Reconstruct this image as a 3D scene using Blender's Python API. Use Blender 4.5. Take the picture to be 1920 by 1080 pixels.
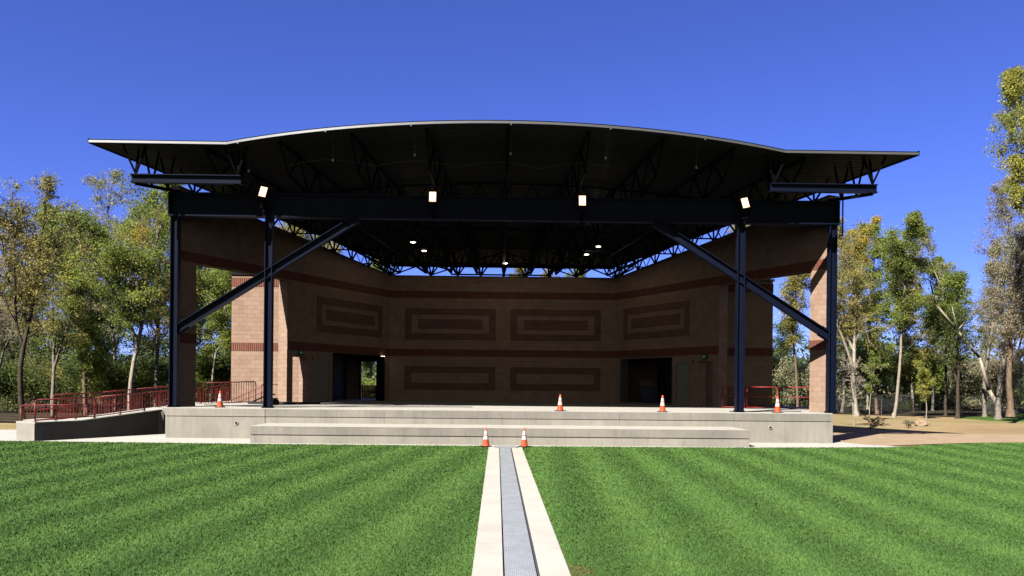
import bpy, math, random
import numpy as np
from mathutils import Vector, Matrix
R = math.radians
for o in list(bpy.data.objects): bpy.data.objects.remove(o)
scene = bpy.context.scene
col = scene.collection

# ------------------------------------------------------------------ camera, sky, sun, exposure
EYE = 2.1
cam_d = bpy.data.cameras.new("camera"); cam = bpy.data.objects.new("camera", cam_d); col.objects.link(cam)
cam.location = (0, 0, EYE)
cam.rotation_mode = 'QUATERNION'
look = Vector((math.sin(R(1.07)), math.cos(R(1.07)), 0))
q = look.to_track_quat('-Z', 'Y')
roll = Matrix.Rotation(R(0.55), 4, 'Z')
cam.rotation_quaternion = (q.to_matrix().to_4x4() @ roll).to_quaternion()
cam_d.sensor_width = 36; cam_d.lens = 28.1
cam_d.shift_y = 177.5/1920
cam_d.clip_start = 0.1; cam_d.clip_end = 3000
scene.camera = cam

SUN = Vector((-6.4, -8.0, 10.2)).normalized()
world = bpy.data.worlds.new("World"); scene.world = world; world.use_nodes = True
nt = world.node_tree; nt.nodes.clear()
sky = nt.nodes.new('ShaderNodeTexSky'); sky.sky_type = 'NISHITA'; sky.sun_disc = False
sky.sun_elevation = math.asin(SUN.z); sky.sun_rotation = math.atan2(SUN.x, SUN.y)
sky.altitude = 2200; sky.air_density = 1.0; sky.dust_density = 0.0; sky.ozone_density = 4.0
tint = nt.nodes.new('ShaderNodeMix'); tint.data_type = 'RGBA'; tint.blend_type = 'MULTIPLY'
tint.inputs[0].default_value = 1.0; tint.inputs[7].default_value = (0.78, 0.84, 1.75, 1)
bg = nt.nodes.new('ShaderNodeBackground'); bg.inputs[1].default_value = 0.068
wo = nt.nodes.new('ShaderNodeOutputWorld')
nt.links.new(sky.outputs[0], tint.inputs[6]); 
# sky behind the viewer made dimmer and greyer, so shaded faces stay dark and neutral
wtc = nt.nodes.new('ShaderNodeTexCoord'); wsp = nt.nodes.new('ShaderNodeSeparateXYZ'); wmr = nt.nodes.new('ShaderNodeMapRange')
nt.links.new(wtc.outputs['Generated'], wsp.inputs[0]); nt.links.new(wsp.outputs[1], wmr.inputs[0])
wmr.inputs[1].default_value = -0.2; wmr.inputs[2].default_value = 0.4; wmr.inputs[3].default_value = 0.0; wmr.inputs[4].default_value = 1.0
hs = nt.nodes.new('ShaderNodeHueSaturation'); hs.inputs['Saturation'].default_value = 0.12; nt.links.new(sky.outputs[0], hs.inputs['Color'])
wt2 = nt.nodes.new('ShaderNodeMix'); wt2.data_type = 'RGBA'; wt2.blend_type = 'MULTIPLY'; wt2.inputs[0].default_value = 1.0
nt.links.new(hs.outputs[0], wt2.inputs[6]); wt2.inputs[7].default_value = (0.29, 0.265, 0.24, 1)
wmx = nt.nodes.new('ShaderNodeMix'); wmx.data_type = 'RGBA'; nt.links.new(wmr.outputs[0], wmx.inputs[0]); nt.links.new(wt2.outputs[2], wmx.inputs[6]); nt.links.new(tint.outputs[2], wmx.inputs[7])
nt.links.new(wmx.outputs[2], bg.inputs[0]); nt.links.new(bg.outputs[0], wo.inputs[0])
sl = bpy.data.lights.new("sun", 'SUN'); sl.energy = 5.0; sl.angle = R(0.5); sl.color = (1.0, 0.94, 0.85)
so = bpy.data.objects.new("sun", sl); col.objects.link(so)
so.rotation_mode = 'QUATERNION'; so.rotation_quaternion = (-SUN).to_track_quat('-Z', 'Y'); so.location = (-30, -30, 40)
scene.view_settings.view_transform = 'Standard'; scene.view_settings.look = 'None'
scene.view_settings.exposure = 0.65; scene.view_settings.gamma = 1.0
scene.cycles.max_bounces = 6; scene.cycles.diffuse_bounces = 0; scene.cycles.transparent_max_bounces = 8

# ------------------------------------------------------------------ helpers
def hz(px): return 718 + (px-932)*0.0096
def wx(px, D): return (px-932)/1500*D
def wz(px, py, D): return EYE + (hz(px)-py)/1500*D

def tag(o, label=None, cat=None, group=None, kind=None):
    if label: o['label'] = label
    if cat: o['category'] = cat
    if group: o['group'] = group
    if kind: o['kind'] = kind
    return o
def empty(name, loc, label, cat, group=None):
    o = bpy.data.objects.new(name, None); col.objects.link(o); o.location = loc; o.empty_display_size = 0.3
    return tag(o, label, cat, group)
class MB:
    def __init__(s): s.v = []; s.f = []; s.mi = []
    def poly(s, pts, mi=0):
        n = len(s.v); s.v += [tuple(p) for p in pts]; s.f.append(tuple(range(n, n+len(pts)))); s.mi.append(mi); return s
    def hexa(s, p, mi=0):   # p: 8 points, bottom ring (4) then top ring (4)
        n = len(s.v); s.v += [tuple(q) for q in p]
        for f in ((3,2,1,0),(4,5,6,7),(0,1,5,4),(1,2,6,5),(2,3,7,6),(3,0,4,7)):
            s.f.append(tuple(n+i for i in f)); s.mi.append(mi)
        return s
    def box(s, x0, x1, y0, y1, z0, z1, mi=0):
        return s.hexa([(x0,y0,z0),(x1,y0,z0),(x1,y1,z0),(x0,y1,z0),(x0,y0,z1),(x1,y0,z1),(x1,y1,z1),(x0,y1,z1)], mi)
    def prism(s, poly, z0, z1, mi=0):
        n = len(s.v); k = len(poly)
        s.v += [(p[0],p[1],z0) for p in poly] + [(p[0],p[1],z1) for p in poly]
        s.f.append(tuple(n+i for i in reversed(range(k)))); s.f.append(tuple(n+k+i for i in range(k))); s.mi += [mi, mi]
        for i in range(k):
            j = (i+1) % k; s.f.append((n+i, n+j, n+k+j, n+k+i)); s.mi.append(mi)
        return s
    def tube(s, a, b, r0, r1=None, n=8, mi=0, caps=True):
        a = Vector(a); b = Vector(b); r1 = r0 if r1 is None else r1
        d = (b-a)
        if d.length < 1e-6: return s
        d.normalize(); u = d.orthogonal().normalized(); w = d.cross(u); k = len(s.v)
        for c, r in ((a, r0), (b, r1)):
            for i in range(n):
                t = 2*math.pi*i/n; s.v.append(tuple(c + u*math.cos(t)*r + w*math.sin(t)*r))
        for i in range(n):
            j = (i+1) % n; s.f.append((k+i, k+j, k+n+j, k+n+i)); s.mi.append(mi)
        if caps:
            s.f.append(tuple(k+i for i in reversed(range(n)))); s.f.append(tuple(k+n+i for i in range(n))); s.mi += [mi, mi]
        return s
    def path(s, pts, r, n=8, mi=0):
        for a, b in zip(pts, pts[1:]): s.tube(a, b, r, r, n, mi)
        return s
    def bar(s, a, b, w, h, mi=0, up=Vector((0,0,1))):   # rectangular bar a->b
        a = Vector(a); b = Vector(b); d = (b-a).normalized()
        side = d.cross(up)
        if side.length < 1e-4: side = d.cross(Vector((0,1,0)))
        side.normalize(); upv = side.cross(d).normalized()
        p = [c + side*(sx*w/2) + upv*(sz*h/2) for c in (a, b) for sx, sz in ((-1,-1),(1,-1),(1,1),(-1,1))]
        return s.hexa(p, mi)
    def lathe(s, prof, n=20, mi=0, c=(0,0,0)):
        k = len(s.v)
        for r, z in prof:
            for i in range(n):
                t = 2*math.pi*i/n; s.v.append((c[0]+r*math.cos(t), c[1]+r*math.sin(t), c[2]+z))
        for q in range(len(prof)-1):
            for i in range(n):
                j = (i+1) % n
                s.f.append((k+q*n+i, k+q*n+j, k+(q+1)*n+j, k+(q+1)*n+i)); s.mi.append(mi if not isinstance(mi, (list,tuple)) else mi[q])
        return s
    def build(s, name, mats, parent=None, smooth=False, bevel=0):
        me = bpy.data.meshes.new(name); me.from_pydata(s.v, [], s.f)
        if not isinstance(mats, (list, tuple)): mats = [mats]
        for m in mats: me.materials.append(m)
        me.polygons.foreach_set('material_index', s.mi)
        if smooth: me.polygons.foreach_set('use_smooth', [True]*len(s.f))
        me.update()
        o = bpy.data.objects.new(name, me); col.objects.link(o)
        if parent: o.parent = parent
        if bevel:
            b = o.modifiers.new('bevel', 'BEVEL'); b.width = bevel; b.segments = 2; b.limit_method = 'ANGLE'
        return o
def np_mesh(name, verts, faces, mats, parent=None, attrs=None):
    """verts (N,3), faces (M,k) constant k"""
    me = bpy.data.meshes.new(name); k = faces.shape[1]
    me.vertices.add(len(verts)); me.vertices.foreach_set('co', verts.astype(np.float32).ravel())
    me.loops.add(faces.size); me.loops.foreach_set('vertex_index', faces.astype(np.int32).ravel())
    me.polygons.add(len(faces)); me.polygons.foreach_set('loop_start', np.arange(0, faces.size, k, dtype=np.int32))
    me.update(calc_edges=True)
    for m in (mats if isinstance(mats, (list, tuple)) else [mats]): me.materials.append(m)
    for an, av in (attrs or {}).items():
        a = me.attributes.new(an, 'FLOAT', 'FACE'); a.data.foreach_set('value', av.astype(np.float32))
    o = bpy.data.objects.new(name, me); col.objects.link(o)
    if parent: o.parent = parent
    return o

# ------------------------------------------------------------------ materials
def newmat(name):
    m = bpy.data.materials.new(name); m.use_nodes = True; t = m.node_tree
    b = t.nodes['Principled BSDF']; return m, t, b
def N(t, kind, **kw):
    n = t.nodes.new(kind)
    for k, v in kw.items(): setattr(n, k, v)
    return n
def ramp(t, fac, stops):
    r = t.nodes.new('ShaderNodeValToRGB'); el = r.color_ramp.elements
    while len(el) < len(stops): el.new(0.5)
    for e, (p, c) in zip(el, stops): e.position = p; e.color = (*c, 1)
    t.links.new(fac, r.inputs[0]); return r.outputs[0]
def noise(t, scale, detail=4, vec=None, rough=0.55):
    n = t.nodes.new('ShaderNodeTexNoise'); n.inputs['Scale'].default_value = scale; n.inputs['Detail'].default_value = detail
    n.inputs['Roughness'].default_value = rough
    if vec is not None: t.links.new(vec, n.inputs['Vector'])
    return n.outputs['Fac']
def mul(t, a, b, fac=1.0, mode='MULTIPLY'):
    m = t.nodes.new('ShaderNodeMix'); m.data_type = 'RGBA'; m.blend_type = mode; m.inputs[0].default_value = fac
    for i, x in ((6, a), (7, b)):
        if isinstance(x, tuple): m.inputs[i].default_value = (*x, 1)
        else: t.links.new(x, m.inputs[i])
    return m.outputs[2]
def bump(t, b, h, strength=0.3, dist=0.02):
    n = t.nodes.new('ShaderNodeBump'); n.inputs['Strength'].default_value = strength; n.inputs['Distance'].default_value = dist
    t.links.new(h, n.inputs['Height']); t.links.new(n.outputs[0], b.inputs['Normal'])
def wallvec(t):
    """u along the face, v up, from the object's own coordinates"""
    tc = N(t, 'ShaderNodeTexCoord'); sp = N(t, 'ShaderNodeSeparateXYZ'); sn = N(t, 'ShaderNodeSeparateXYZ')
    t.links.new(tc.outputs['Object'], sp.inputs[0]); t.links.new(tc.outputs['Normal'], sn.inputs[0])
    ab = N(t, 'ShaderNodeMath', operation='ABSOLUTE'); t.links.new(sn.outputs[0], ab.inputs[0])
    gt = N(t, 'ShaderNodeMath', operation='GREATER_THAN'); t.links.new(ab.outputs[0], gt.inputs[0]); gt.inputs[1].default_value = 0.7
    mx = N(t, 'ShaderNodeMix'); t.links.new(gt.outputs[0], mx.inputs[0]); t.links.new(sp.outputs[0], mx.inputs[2]); t.links.new(sp.outputs[1], mx.inputs[3])
    cb = N(t, 'ShaderNodeCombineXYZ'); t.links.new(mx.outputs[0], cb.inputs[0]); t.links.new(sp.outputs[2], cb.inputs[1])
    return cb.outputs[0], tc.outputs['Object']
def mat_block(name, c1, c2, mortar, bw=0.4, rh=0.2, ms=0.008, offset=0.5, mottle=0.35):
    m, t, b = newmat(name); v, ob = wallvec(t)
    br = N(t, 'ShaderNodeTexBrick'); t.links.new(v, br.inputs['Vector'])
    br.inputs['Color1'].default_value = (*c1, 1); br.inputs['Color2'].default_value = (*c2, 1); br.inputs['Mortar'].default_value = (*mortar, 1)
    br.inputs['Scale'].default_value = 1; br.inputs['Brick Width'].default_value = bw; br.inputs['Row Height'].default_value = rh
    br.inputs['Mortar Size'].default_value = ms; br.inputs['Mortar Smooth'].default_value = 0.3; br.inputs['Bias'].default_value = 0.0
    br.offset = offset
    f = noise(t, 2.2, 5, ob); c = ramp(t, f, [(0.3, (0.80,0.78,0.76)), (0.7, (1.06,1.05,1.04))])
    f2 = noise(t, 45, 4, ob); c2_ = ramp(t, f2, [(0.3, (0.78,0.77,0.76)), (0.7, (1.1,1.1,1.1))])
    k = mul(t, br.outputs['Color'], c, mottle+0.3); k = mul(t, k, c2_, 0.6)
    t.links.new(k, b.inputs['Base Color']); b.inputs['Roughness'].default_value = 0.92
    b.inputs['Specular IOR Level'].default_value = 0.2
    mixh = N(t, 'ShaderNodeMath', operation='MULTIPLY_ADD'); t.links.new(f2, mixh.inputs[0]); mixh.inputs[1].default_value = 0.6
    inv = N(t, 'ShaderNodeMath', operation='SUBTRACT'); inv.inputs[0].default_value = 1; t.links.new(br.outputs['Fac'], inv.inputs[1])
    t.links.new(inv.outputs[0], mixh.inputs[2]); bump(t, b, mixh.outputs[0], 0.6, 0.02)
    return m
def mat_simple(name, c, rough=0.6, metal=0.0, spec=0.5, var=0.0, vs=3.0, bmp=0.0, bs=60):
    m, t, b = newmat(name)
    b.inputs['Roughness'].default_value = rough; b.inputs['Metallic'].default_value = metal; b.inputs['Specular IOR Level'].default_value = spec
    tc = N(t, 'ShaderNodeTexCoord')
    f = noise(t, vs, 5, tc.outputs['Object'])
    lo = tuple(x*(1-var) for x in c); hi = tuple(min(1, x*(1+var)) for x in c)
    t.links.new(ramp(t, f, [(0.3, lo), (0.7, hi)]), b.inputs['Base Color'])
    if bmp: bump(t, b, noise(t, bs, 4, tc.outputs['Object']), bmp, 0.01)
    return m
def mat_emit(name, c, s):
    m, t, b = newmat(name); b.inputs['Base Color'].default_value = (0.8,0.8,0.8,1)
    b.inputs['Emission Color'].default_value = (*c, 1); b.inputs['Emission Strength'].default_value = s; return m
def mat_concrete(name, base, var=0.12, board=False):
    m, t, b = newmat(name); tc = N(t, 'ShaderNodeTexCoord'); ob = tc.outputs['Object']
    big = ramp(t, noise(t, 0.5, 8, ob, 0.68), [(0.34, tuple(x*(1-var) for x in base)), (0.72, tuple(x*(1+var) for x in base))])
    mp = N(t, 'ShaderNodeMapping'); mp.inputs['Scale'].default_value = (1.0, 1.0, 0.35 if board else 1.0); t.links.new(ob, mp.inputs[0])
    st = ramp(t, noise(t, 1.7, 5, mp.outputs[0], 0.7), [(0.3, (0.84,0.85,0.87)), (0.5, (1.0,1.0,1.0)), (0.72, (1.07,1.06,1.03))])
    fine = ramp(t, noise(t, 70, 3, ob), [(0.3, (0.9,0.9,0.9)), (0.7, (1.05,1.05,1.05))])
    k = mul(t, mul(t, big, st, 0.8), fine, 0.7)
    if board:
        m2 = N(t, 'ShaderNodeMapping'); m2.inputs['Scale'].default_value = (5, 5, 0.5); t.links.new(ob, m2.inputs[0])
        k = mul(t, k, ramp(t, noise(t, 1.3, 6, m2.outputs[0], 0.75), [(0.3, (0.80,0.79,0.77)), (0.5, (1,1,1)), (0.7, (1.06,1.05,1.03))]), 0.75)
    t.links.new(k, b.inputs['Base Color']); b.inputs['Roughness'].default_value = 0.88; b.inputs['Specular IOR Level'].default_value = 0.25
    bump(t, b, noise(t, 90, 4, ob), 0.25, 0.005); return m

M_TAN = mat_block('tan_block', (0.55,0.385,0.295), (0.48,0.325,0.245), (0.40,0.29,0.225), ms=0.006)
M_RED = mat_block('red_soldier_brick', (0.25,0.075,0.055), (0.20,0.06,0.045), (0.45,0.32,0.25), bw=0.1, rh=0.6, ms=0.011, offset=0.0)
M_REDP = mat_block('red_block', (0.31,0.18,0.145), (0.26,0.145,0.115), (0.27,0.17,0.14))
M_LITP = mat_block('pale_block', (0.46,0.33,0.25), (0.40,0.27,0.20), (0.33,0.25,0.20))
M_CAP = mat_simple('cap_metal', (0.03,0.03,0.035), 0.4, 0.6)
M_STEEL = mat_simple('navy_steel_paint', (0.006,0.010,0.030), 0.5, 0.0, 0.15, 0.12, 1.5)
M_BLACK = mat_simple('black_steel_paint', (0.002,0.0023,0.0035), 0.7, 0.0, 0.05, 0.1)
M_FASC = mat_simple('fascia_metal', (0.12,0.125,0.135), 0.48, 0.3, 0.25, 0.05, 2)
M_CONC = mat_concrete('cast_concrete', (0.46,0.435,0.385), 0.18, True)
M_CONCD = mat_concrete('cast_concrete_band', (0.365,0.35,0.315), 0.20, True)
M_DECK = mat_concrete('deck_concrete', (0.56,0.54,0.49), 0.05)
M_PAVE = mat_concrete('paving_concrete', (0.60,0.585,0.54), 0.05)
M_STRIP = mat_concrete('drain_border_concrete', (0.62,0.585,0.52), 0.06)
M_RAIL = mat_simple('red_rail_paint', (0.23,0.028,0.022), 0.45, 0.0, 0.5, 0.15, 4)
M_RAIL_SUN = mat_simple('sunlit_red_rail_paint', (0.34,0.035,0.035), 0.45, 0.0, 0.5, 0.1, 4)  # rail red lightened to carry the sunlight on the right-hand rails
M_ORANGE = mat_simple('orange_plastic', (0.80,0.115,0.035), 0.45, 0.0, 0.5, 0.08, 6)
M_WHITE = mat_simple('reflective_white', (0.82,0.82,0.80), 0.4, 0.0, 0.5, 0.05, 9)
M_RUB = mat_simple('black_rubber', (0.015,0.015,0.015), 0.7)
M_DOOR = mat_simple('grey_door_paint', (0.32,0.34,0.31), 0.5, 0.0, 0.4, 0.04)
M_DULL = mat_simple('dull_metal', (0.05,0.05,0.055), 0.6, 0.2)
M_GREY = mat_simple('grey_metal', (0.30,0.30,0.31), 0.4, 0.7)
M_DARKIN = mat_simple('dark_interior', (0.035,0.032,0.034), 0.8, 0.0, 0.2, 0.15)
M_FLOOD = mat_emit('flood_lens', (1.0,0.78,0.50), 3.5)
M_REFL = mat_emit('flood_reflector', (1.0,0.55,0.25), 0.75)
M_DOWN = mat_emit('downlight_lens', (1.0,0.90,0.70), 3.5)
M_SIGN = mat_simple('sign_black', (0.012,0.02,0.016), 0.5)
M_SIGNTX = mat_emit('exit_green', (0.08,0.55,0.25), 0.12)
M_BROWN = mat_simple('cardboard', (0.20,0.14,0.10), 0.8)

def mat_deck_under():
    m, t, b = newmat('ribbed_deck'); tc = N(t, 'ShaderNodeTexCoord')
    w = N(t, 'ShaderNodeTexWave', wave_type='BANDS', bands_direction='Y', wave_profile='SIN'); w.inputs['Scale'].default_value = 1.6
    w.inputs['Distortion'].default_value = 0.0
    t.links.new(tc.outputs['Object'], w.inputs['Vector'])
    b.inputs['Base Color'].default_value = (0.0028,0.003,0.0042,1); b.inputs['Roughness'].default_value = 0.6; b.inputs['Specular IOR Level'].default_value = 0.1
    bump(t, b, w.outputs['Fac'], 1.0, 0.06); return m
M_UNDER = mat_deck_under()

def mat_grate():
    m, t, b = newmat('galvanised_grate'); tc = N(t, 'ShaderNodeTexCoord')
    mp = N(t, 'ShaderNodeMapping'); mp.inputs['Rotation'].default_value = (0, 0, R(0)); t.links.new(tc.outputs['Object'], mp.inputs[0])
    br = N(t, 'ShaderNodeTexBrick'); t.links.new(mp.outputs[0], br.inputs['Vector'])
    br.inputs['Color1'].default_value = (0.50,0.54,0.58,1); br.inputs['Color2'].default_value = (0.60,0.64,0.68,1); br.inputs['Mortar'].default_value = (0.22,0.24,0.26,1)
    br.inputs['Scale'].default_value = 1; br.inputs['Brick Width'].default_value = 0.046; br.inputs['Row Height'].default_value = 0.034; br.inputs['Mortar Size'].default_value = 0.0045
    t.links.new(mul(t, br.outputs['Color'], ramp(t, noise(t, 3, 4, tc.outputs['Object']), [(0.3,(0.9,0.9,0.92)),(0.7,(1.08,1.08,1.08))]), 1.0), b.inputs['Base Color'])
    b.inputs['Metallic'].default_value = 0.1; b.inputs['Roughness'].default_value = 0.55
    inv = N(t, 'ShaderNodeMath', operation='SUBTRACT'); inv.inputs[0].default_value = 1; t.links.new(br.outputs['Fac'], inv.inputs[1]); bump(t, b, inv.outputs[0], 0.5, 0.01)
    return m
M_GRATE = mat_grate()

def stripe_fac(t):
    """mown stripes: sheen of blades bent by the mower, painted as lighter and darker colour, fanning slightly left of the drain"""
    ge = N(t, 'ShaderNodeNewGeometry'); sp = N(t, 'ShaderNodeSeparateXYZ'); t.links.new(ge.outputs['Position'], sp.inputs[0])
    def lin(kx, ky, per, ph):
        a = N(t, 'ShaderNodeMath', operation='MULTIPLY'); t.links.new(sp.outputs[0], a.inputs[0]); a.inputs[1].default_value = kx
        b = N(t, 'ShaderNodeMath', operation='MULTIPLY_ADD'); t.links.new(sp.outputs[1], b.inputs[0]); b.inputs[1].default_value = ky; t.links.new(a.outputs[0], b.inputs[2])
        wob = N(t, 'ShaderNodeMath', operation='MULTIPLY_ADD'); t.links.new(noise(t, 0.22, 2, ge.outputs['Position']), wob.inputs[0]); wob.inputs[1].default_value = 0.25; t.links.new(b.outputs[0], wob.inputs[2])
        c = N(t, 'ShaderNodeMath', operation='MULTIPLY_ADD'); t.links.new(wob.outputs[0], c.inputs[0]); c.inputs[1].default_value = 2*math.pi/per; c.inputs[2].default_value = ph
        s = N(t, 'ShaderNodeMath', operation='SINE'); t.links.new(c.outputs[0], s.inputs[0]); return s.outputs[0]
    L = lin(math.cos(R(7)), -math.sin(R(7)), 1.5, 0.6); Rr = lin(0.995, -0.05, 1.5, 1.0)
    gt = N(t, 'ShaderNodeMath', operation='GREATER_THAN'); t.links.new(sp.outputs[0], gt.inputs[0]); gt.inputs[1].default_value = 0.3
    mx = N(t, 'ShaderNodeMix'); t.links.new(gt.outputs[0], mx.inputs[0]); t.links.new(L, mx.inputs[2]); t.links.new(Rr, mx.inputs[3])
    return mx.outputs[0], ge.outputs['Position']
def mat_lawn(name, base, rnd=False):
    m, t, b = newmat(name); s, pos = stripe_fac(t)
    mr = N(t, 'ShaderNodeMapRange'); t.links.new(s, mr.inputs[0]); mr.inputs[1].default_value = -1; mr.inputs[2].default_value = 1
    c = ramp(t, mr.outputs[0], [(0.15, tuple(x*y for x, y in zip(base, (0.87,0.89,0.90)))), (0.85, tuple(x*y for x, y in zip(base, (1.12,1.09,1.08))))])  # stripe sheen from leaning blades is painted into the green here
    f = noise(t, 1.1, 6, pos, 0.65); c = mul(t, c, ramp(t, f, [(0.28, (0.80,0.86,0.9)), (0.72, (1.18,1.10,1.02))]), 0.8)
    # thin yellow patch beside the concrete strip
    f2 = noise(t, 9, 4, pos); c = mul(t, c, ramp(t, f2, [(0.3, (0.88,0.9,0.9)), (0.75, (1.12,1.09,1.06))]), 0.6)
    dist = N(t, 'ShaderNodeVectorMath', operation='DISTANCE'); t.links.new(pos, dist.inputs[0]); dist.inputs[1].default_value = (0.86, 9.0, 0)
    ad = N(t, 'ShaderNodeMath', operation='MULTIPLY_ADD'); t.links.new(f2, ad.inputs[0]); ad.inputs[1].default_value = -0.45; t.links.new(dist.outputs['Value'], ad.inputs[2])
    pr = ramp(t, ad.outputs[0], [(0.0, (.5,.5,.5)), (0.07, (0,0,0))])
    mm = N(t, 'ShaderNodeMix'); mm.data_type = 'RGBA'; t.links.new(pr, mm.inputs[0]); t.links.new(c, mm.inputs[6]); mm.inputs[7].default_value = (0.20,0.15,0.06,1)
    c = mm.outputs[2]
    if rnd:
        at = N(t, 'ShaderNodeAttribute', attribute_name='tone'); c = mul(t, c, ramp(t, at.outputs['Fac'], [(0.0,(0.9,0.92,0.9)),(0.6,(1.0,1.0,1.0)),(0.94,(1.12,1.1,1.06)),(1.0,(1.5,1.3,1.25))]), 1.0)
    t.links.new(c, b.inputs['Base Color']); b.inputs['Roughness'].default_value = 0.75; b.inputs['Specular IOR Level'].default_value = 0.15
    return m
M_LAWN = mat_lawn('lawn_ground', (0.082,0.158,0.040))
M_BLADE = mat_lawn('lawn_blades', (0.108,0.228,0.056), True)

def mat_ground():
    m, t, b = newmat('dry_ground'); ge = N(t, 'ShaderNodeNewGeometry'); pos = ge.outputs['Position']
    c = ramp(t, noise(t, 0.09, 6, pos, 0.6), [(0.35, (0.36,0.26,0.145)), (0.5, (0.44,0.33,0.18)), (0.62, (0.30,0.26,0.12)), (0.75,(0.2,0.21,0.08))])
    c = mul(t, c, ramp(t, noise(t, 3.5, 6, pos, 0.7), [(0.3, (0.72,0.72,0.70)), (0.7, (1.15,1.14,1.12))]), 0.9)
    t.links.new(c, b.inputs['Base Color']); b.inputs['Roughness'].default_value = 0.95; b.inputs['Specular IOR Level'].default_value = 0.1
    bump(t, b, noise(t, 8, 5, pos), 0.6, 0.05); return m
M_GROUND = mat_ground()
M_DIRT = mat_simple('bare_dirt_path', (0.43,0.32,0.21), 0.95, 0, 0.1, 0.14, 1.2, 0.5, 12)
M_KNOLL = mat_simple('knoll_turf', (0.085,0.155,0.03), 0.9, 0, 0.1, 0.35, 1.5, 0.5, 20)
M_LITTER = mat_simple('forest_floor', (0.065,0.055,0.035), 0.95, 0, 0.1, 0.45, 0.8, 0.6, 8)

def mat_leaf(name, a, b_, c_, trans=0.5):
    m, t, b = newmat(name); at = N(t, 'ShaderNodeAttribute', attribute_name='tone')
    tc = N(t, 'ShaderNodeTexCoord')
    c = ramp(t, at.outputs['Fac'], [(0.0, a), (0.55, b_), (1.0, c_)])
    c = mul(t, c, ramp(t, noise(t, 0.45, 3, tc.outputs['Object']), [(0.35, (1.25,1.35,1.35)), (0.65, (1.7,1.62,1.4))]), 0.8)
    t.links.new(c, b.inputs['Base Color']); b.inputs['Roughness'].default_value = 0.6; b.inputs['Specular IOR Level'].default_value = 0.25
    tr = N(t, 'ShaderNodeBsdfTranslucent'); t.links.new(c, tr.inputs[0]); mx = N(t, 'ShaderNodeMixShader'); mx.inputs[0].default_value = trans
    out = t.nodes['Material Output']; t.links.new(b.outputs[0], mx.inputs[1]); t.links.new(tr.outputs[0], mx.inputs[2]); t.links.new(mx.outputs[0], out.inputs[0])
    return m
LEAF = {
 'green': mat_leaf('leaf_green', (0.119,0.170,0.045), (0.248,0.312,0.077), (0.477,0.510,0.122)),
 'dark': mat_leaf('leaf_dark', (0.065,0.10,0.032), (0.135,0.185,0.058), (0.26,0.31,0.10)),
 'olive': mat_leaf('leaf_olive', (0.169,0.166,0.061), (0.348,0.321,0.112), (0.616,0.529,0.183)),
 'yellow': mat_leaf('leaf_yellow', (0.20,0.22,0.05), (0.38,0.39,0.09), (0.60,0.56,0.15)),
 'gold': mat_leaf('leaf_gold', (0.239,0.227,0.061), (0.477,0.378,0.091), (0.800,0.605,0.102)),
 'mauve': mat_leaf('leaf_mauve', (0.22,0.19,0.13), (0.36,0.32,0.23), (0.52,0.47,0.36)),
 'grey': mat_leaf('leaf_greyish', (0.159,0.180,0.102), (0.338,0.340,0.203), (0.636,0.586,0.406)),
}
def mat_bark(name, lo, hi):
    m, t, b = newmat(name); tc = N(t, 'ShaderNodeTexCoord'); mp = N(t, 'ShaderNodeMapping'); mp.inputs['Scale'].default_value = (6, 6, 1.2); t.links.new(tc.outputs['Object'], mp.inputs[0])
    f = noise(t, 2.5, 6, mp.outputs[0], 0.7); t.links.new(ramp(t, f, [(0.35, lo), (0.65, hi)]), b.inputs['Base Color']); b.inputs['Roughness'].default_value = 0.95
    b.inputs['Specular IOR Level'].default_value = 0.1; bump(t, b, f, 0.7, 0.04); return m
BARK = {'pale': mat_bark('bark_pale', (0.32,0.28,0.22), (0.62,0.55,0.44)), 'dark': mat_bark('bark_dark', (0.05,0.04,0.032), (0.15,0.12,0.09)),
        'brown': mat_bark('bark_brown', (0.15,0.105,0.075), (0.36,0.26,0.18)), 'grey': mat_bark('bark_grey', (0.20,0.175,0.15), (0.42,0.38,0.32))}

# ------------------------------------------------------------------ ground, lawn, paving
def terrain(x, y):
    h = 0.0
    if y > 40: h += 0.25*math.sin(0.11*x+1)*min(1, (y-40)/15) + 0.006*(y-40)
    return h-0.06
g = MB(); xs = [-500,-300,-180] + [i*6 for i in range(-20, 21)] + [180,300,500]; ys = [-60,-20,0,15,30,36,42]+[48+6*i for i in range(14)]+[160,260,420,700]
for j, y in enumerate(ys):
    for x in xs: g.v.append((x, y, terrain(x, y) if y < 150 else terrain(x,150)))
nx = len(xs)
for j in range(len(ys)-1):
    for i in range(nx-1): g.f.append((j*nx+i, j*nx+i+1, (j+1)*nx+i+1, (j+1)*nx+i)); g.mi.append(0)
tag(g.build('ground', M_GROUND, smooth=True), 'dry tan ground reaching past the stage to the trees', 'ground', kind='structure')

LZ = -0.012
lawn = MB()
lawn.poly([(-90,-12,LZ),(-0.256,-12,LZ),(-0.256,26.55,LZ),(-8.6,26.65,LZ),(-15.2,27.0,LZ),(-24,27.6,LZ),(-90,31,LZ)])
lawn.poly([(0.828,-12,LZ),(90,-12,LZ),(90,31.5,LZ),(24,30.9,LZ),(18.5,30.0,LZ),(16.0,28.9,LZ),(14.6,28.0,LZ),(13.6,27.4,LZ),(8.6,26.75,LZ),(0.828,26.55,LZ)])
tag(lawn.build('lawn', M_LAWN), 'mown striped green lawn in front of the stage', 'lawn', kind='structure')

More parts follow.
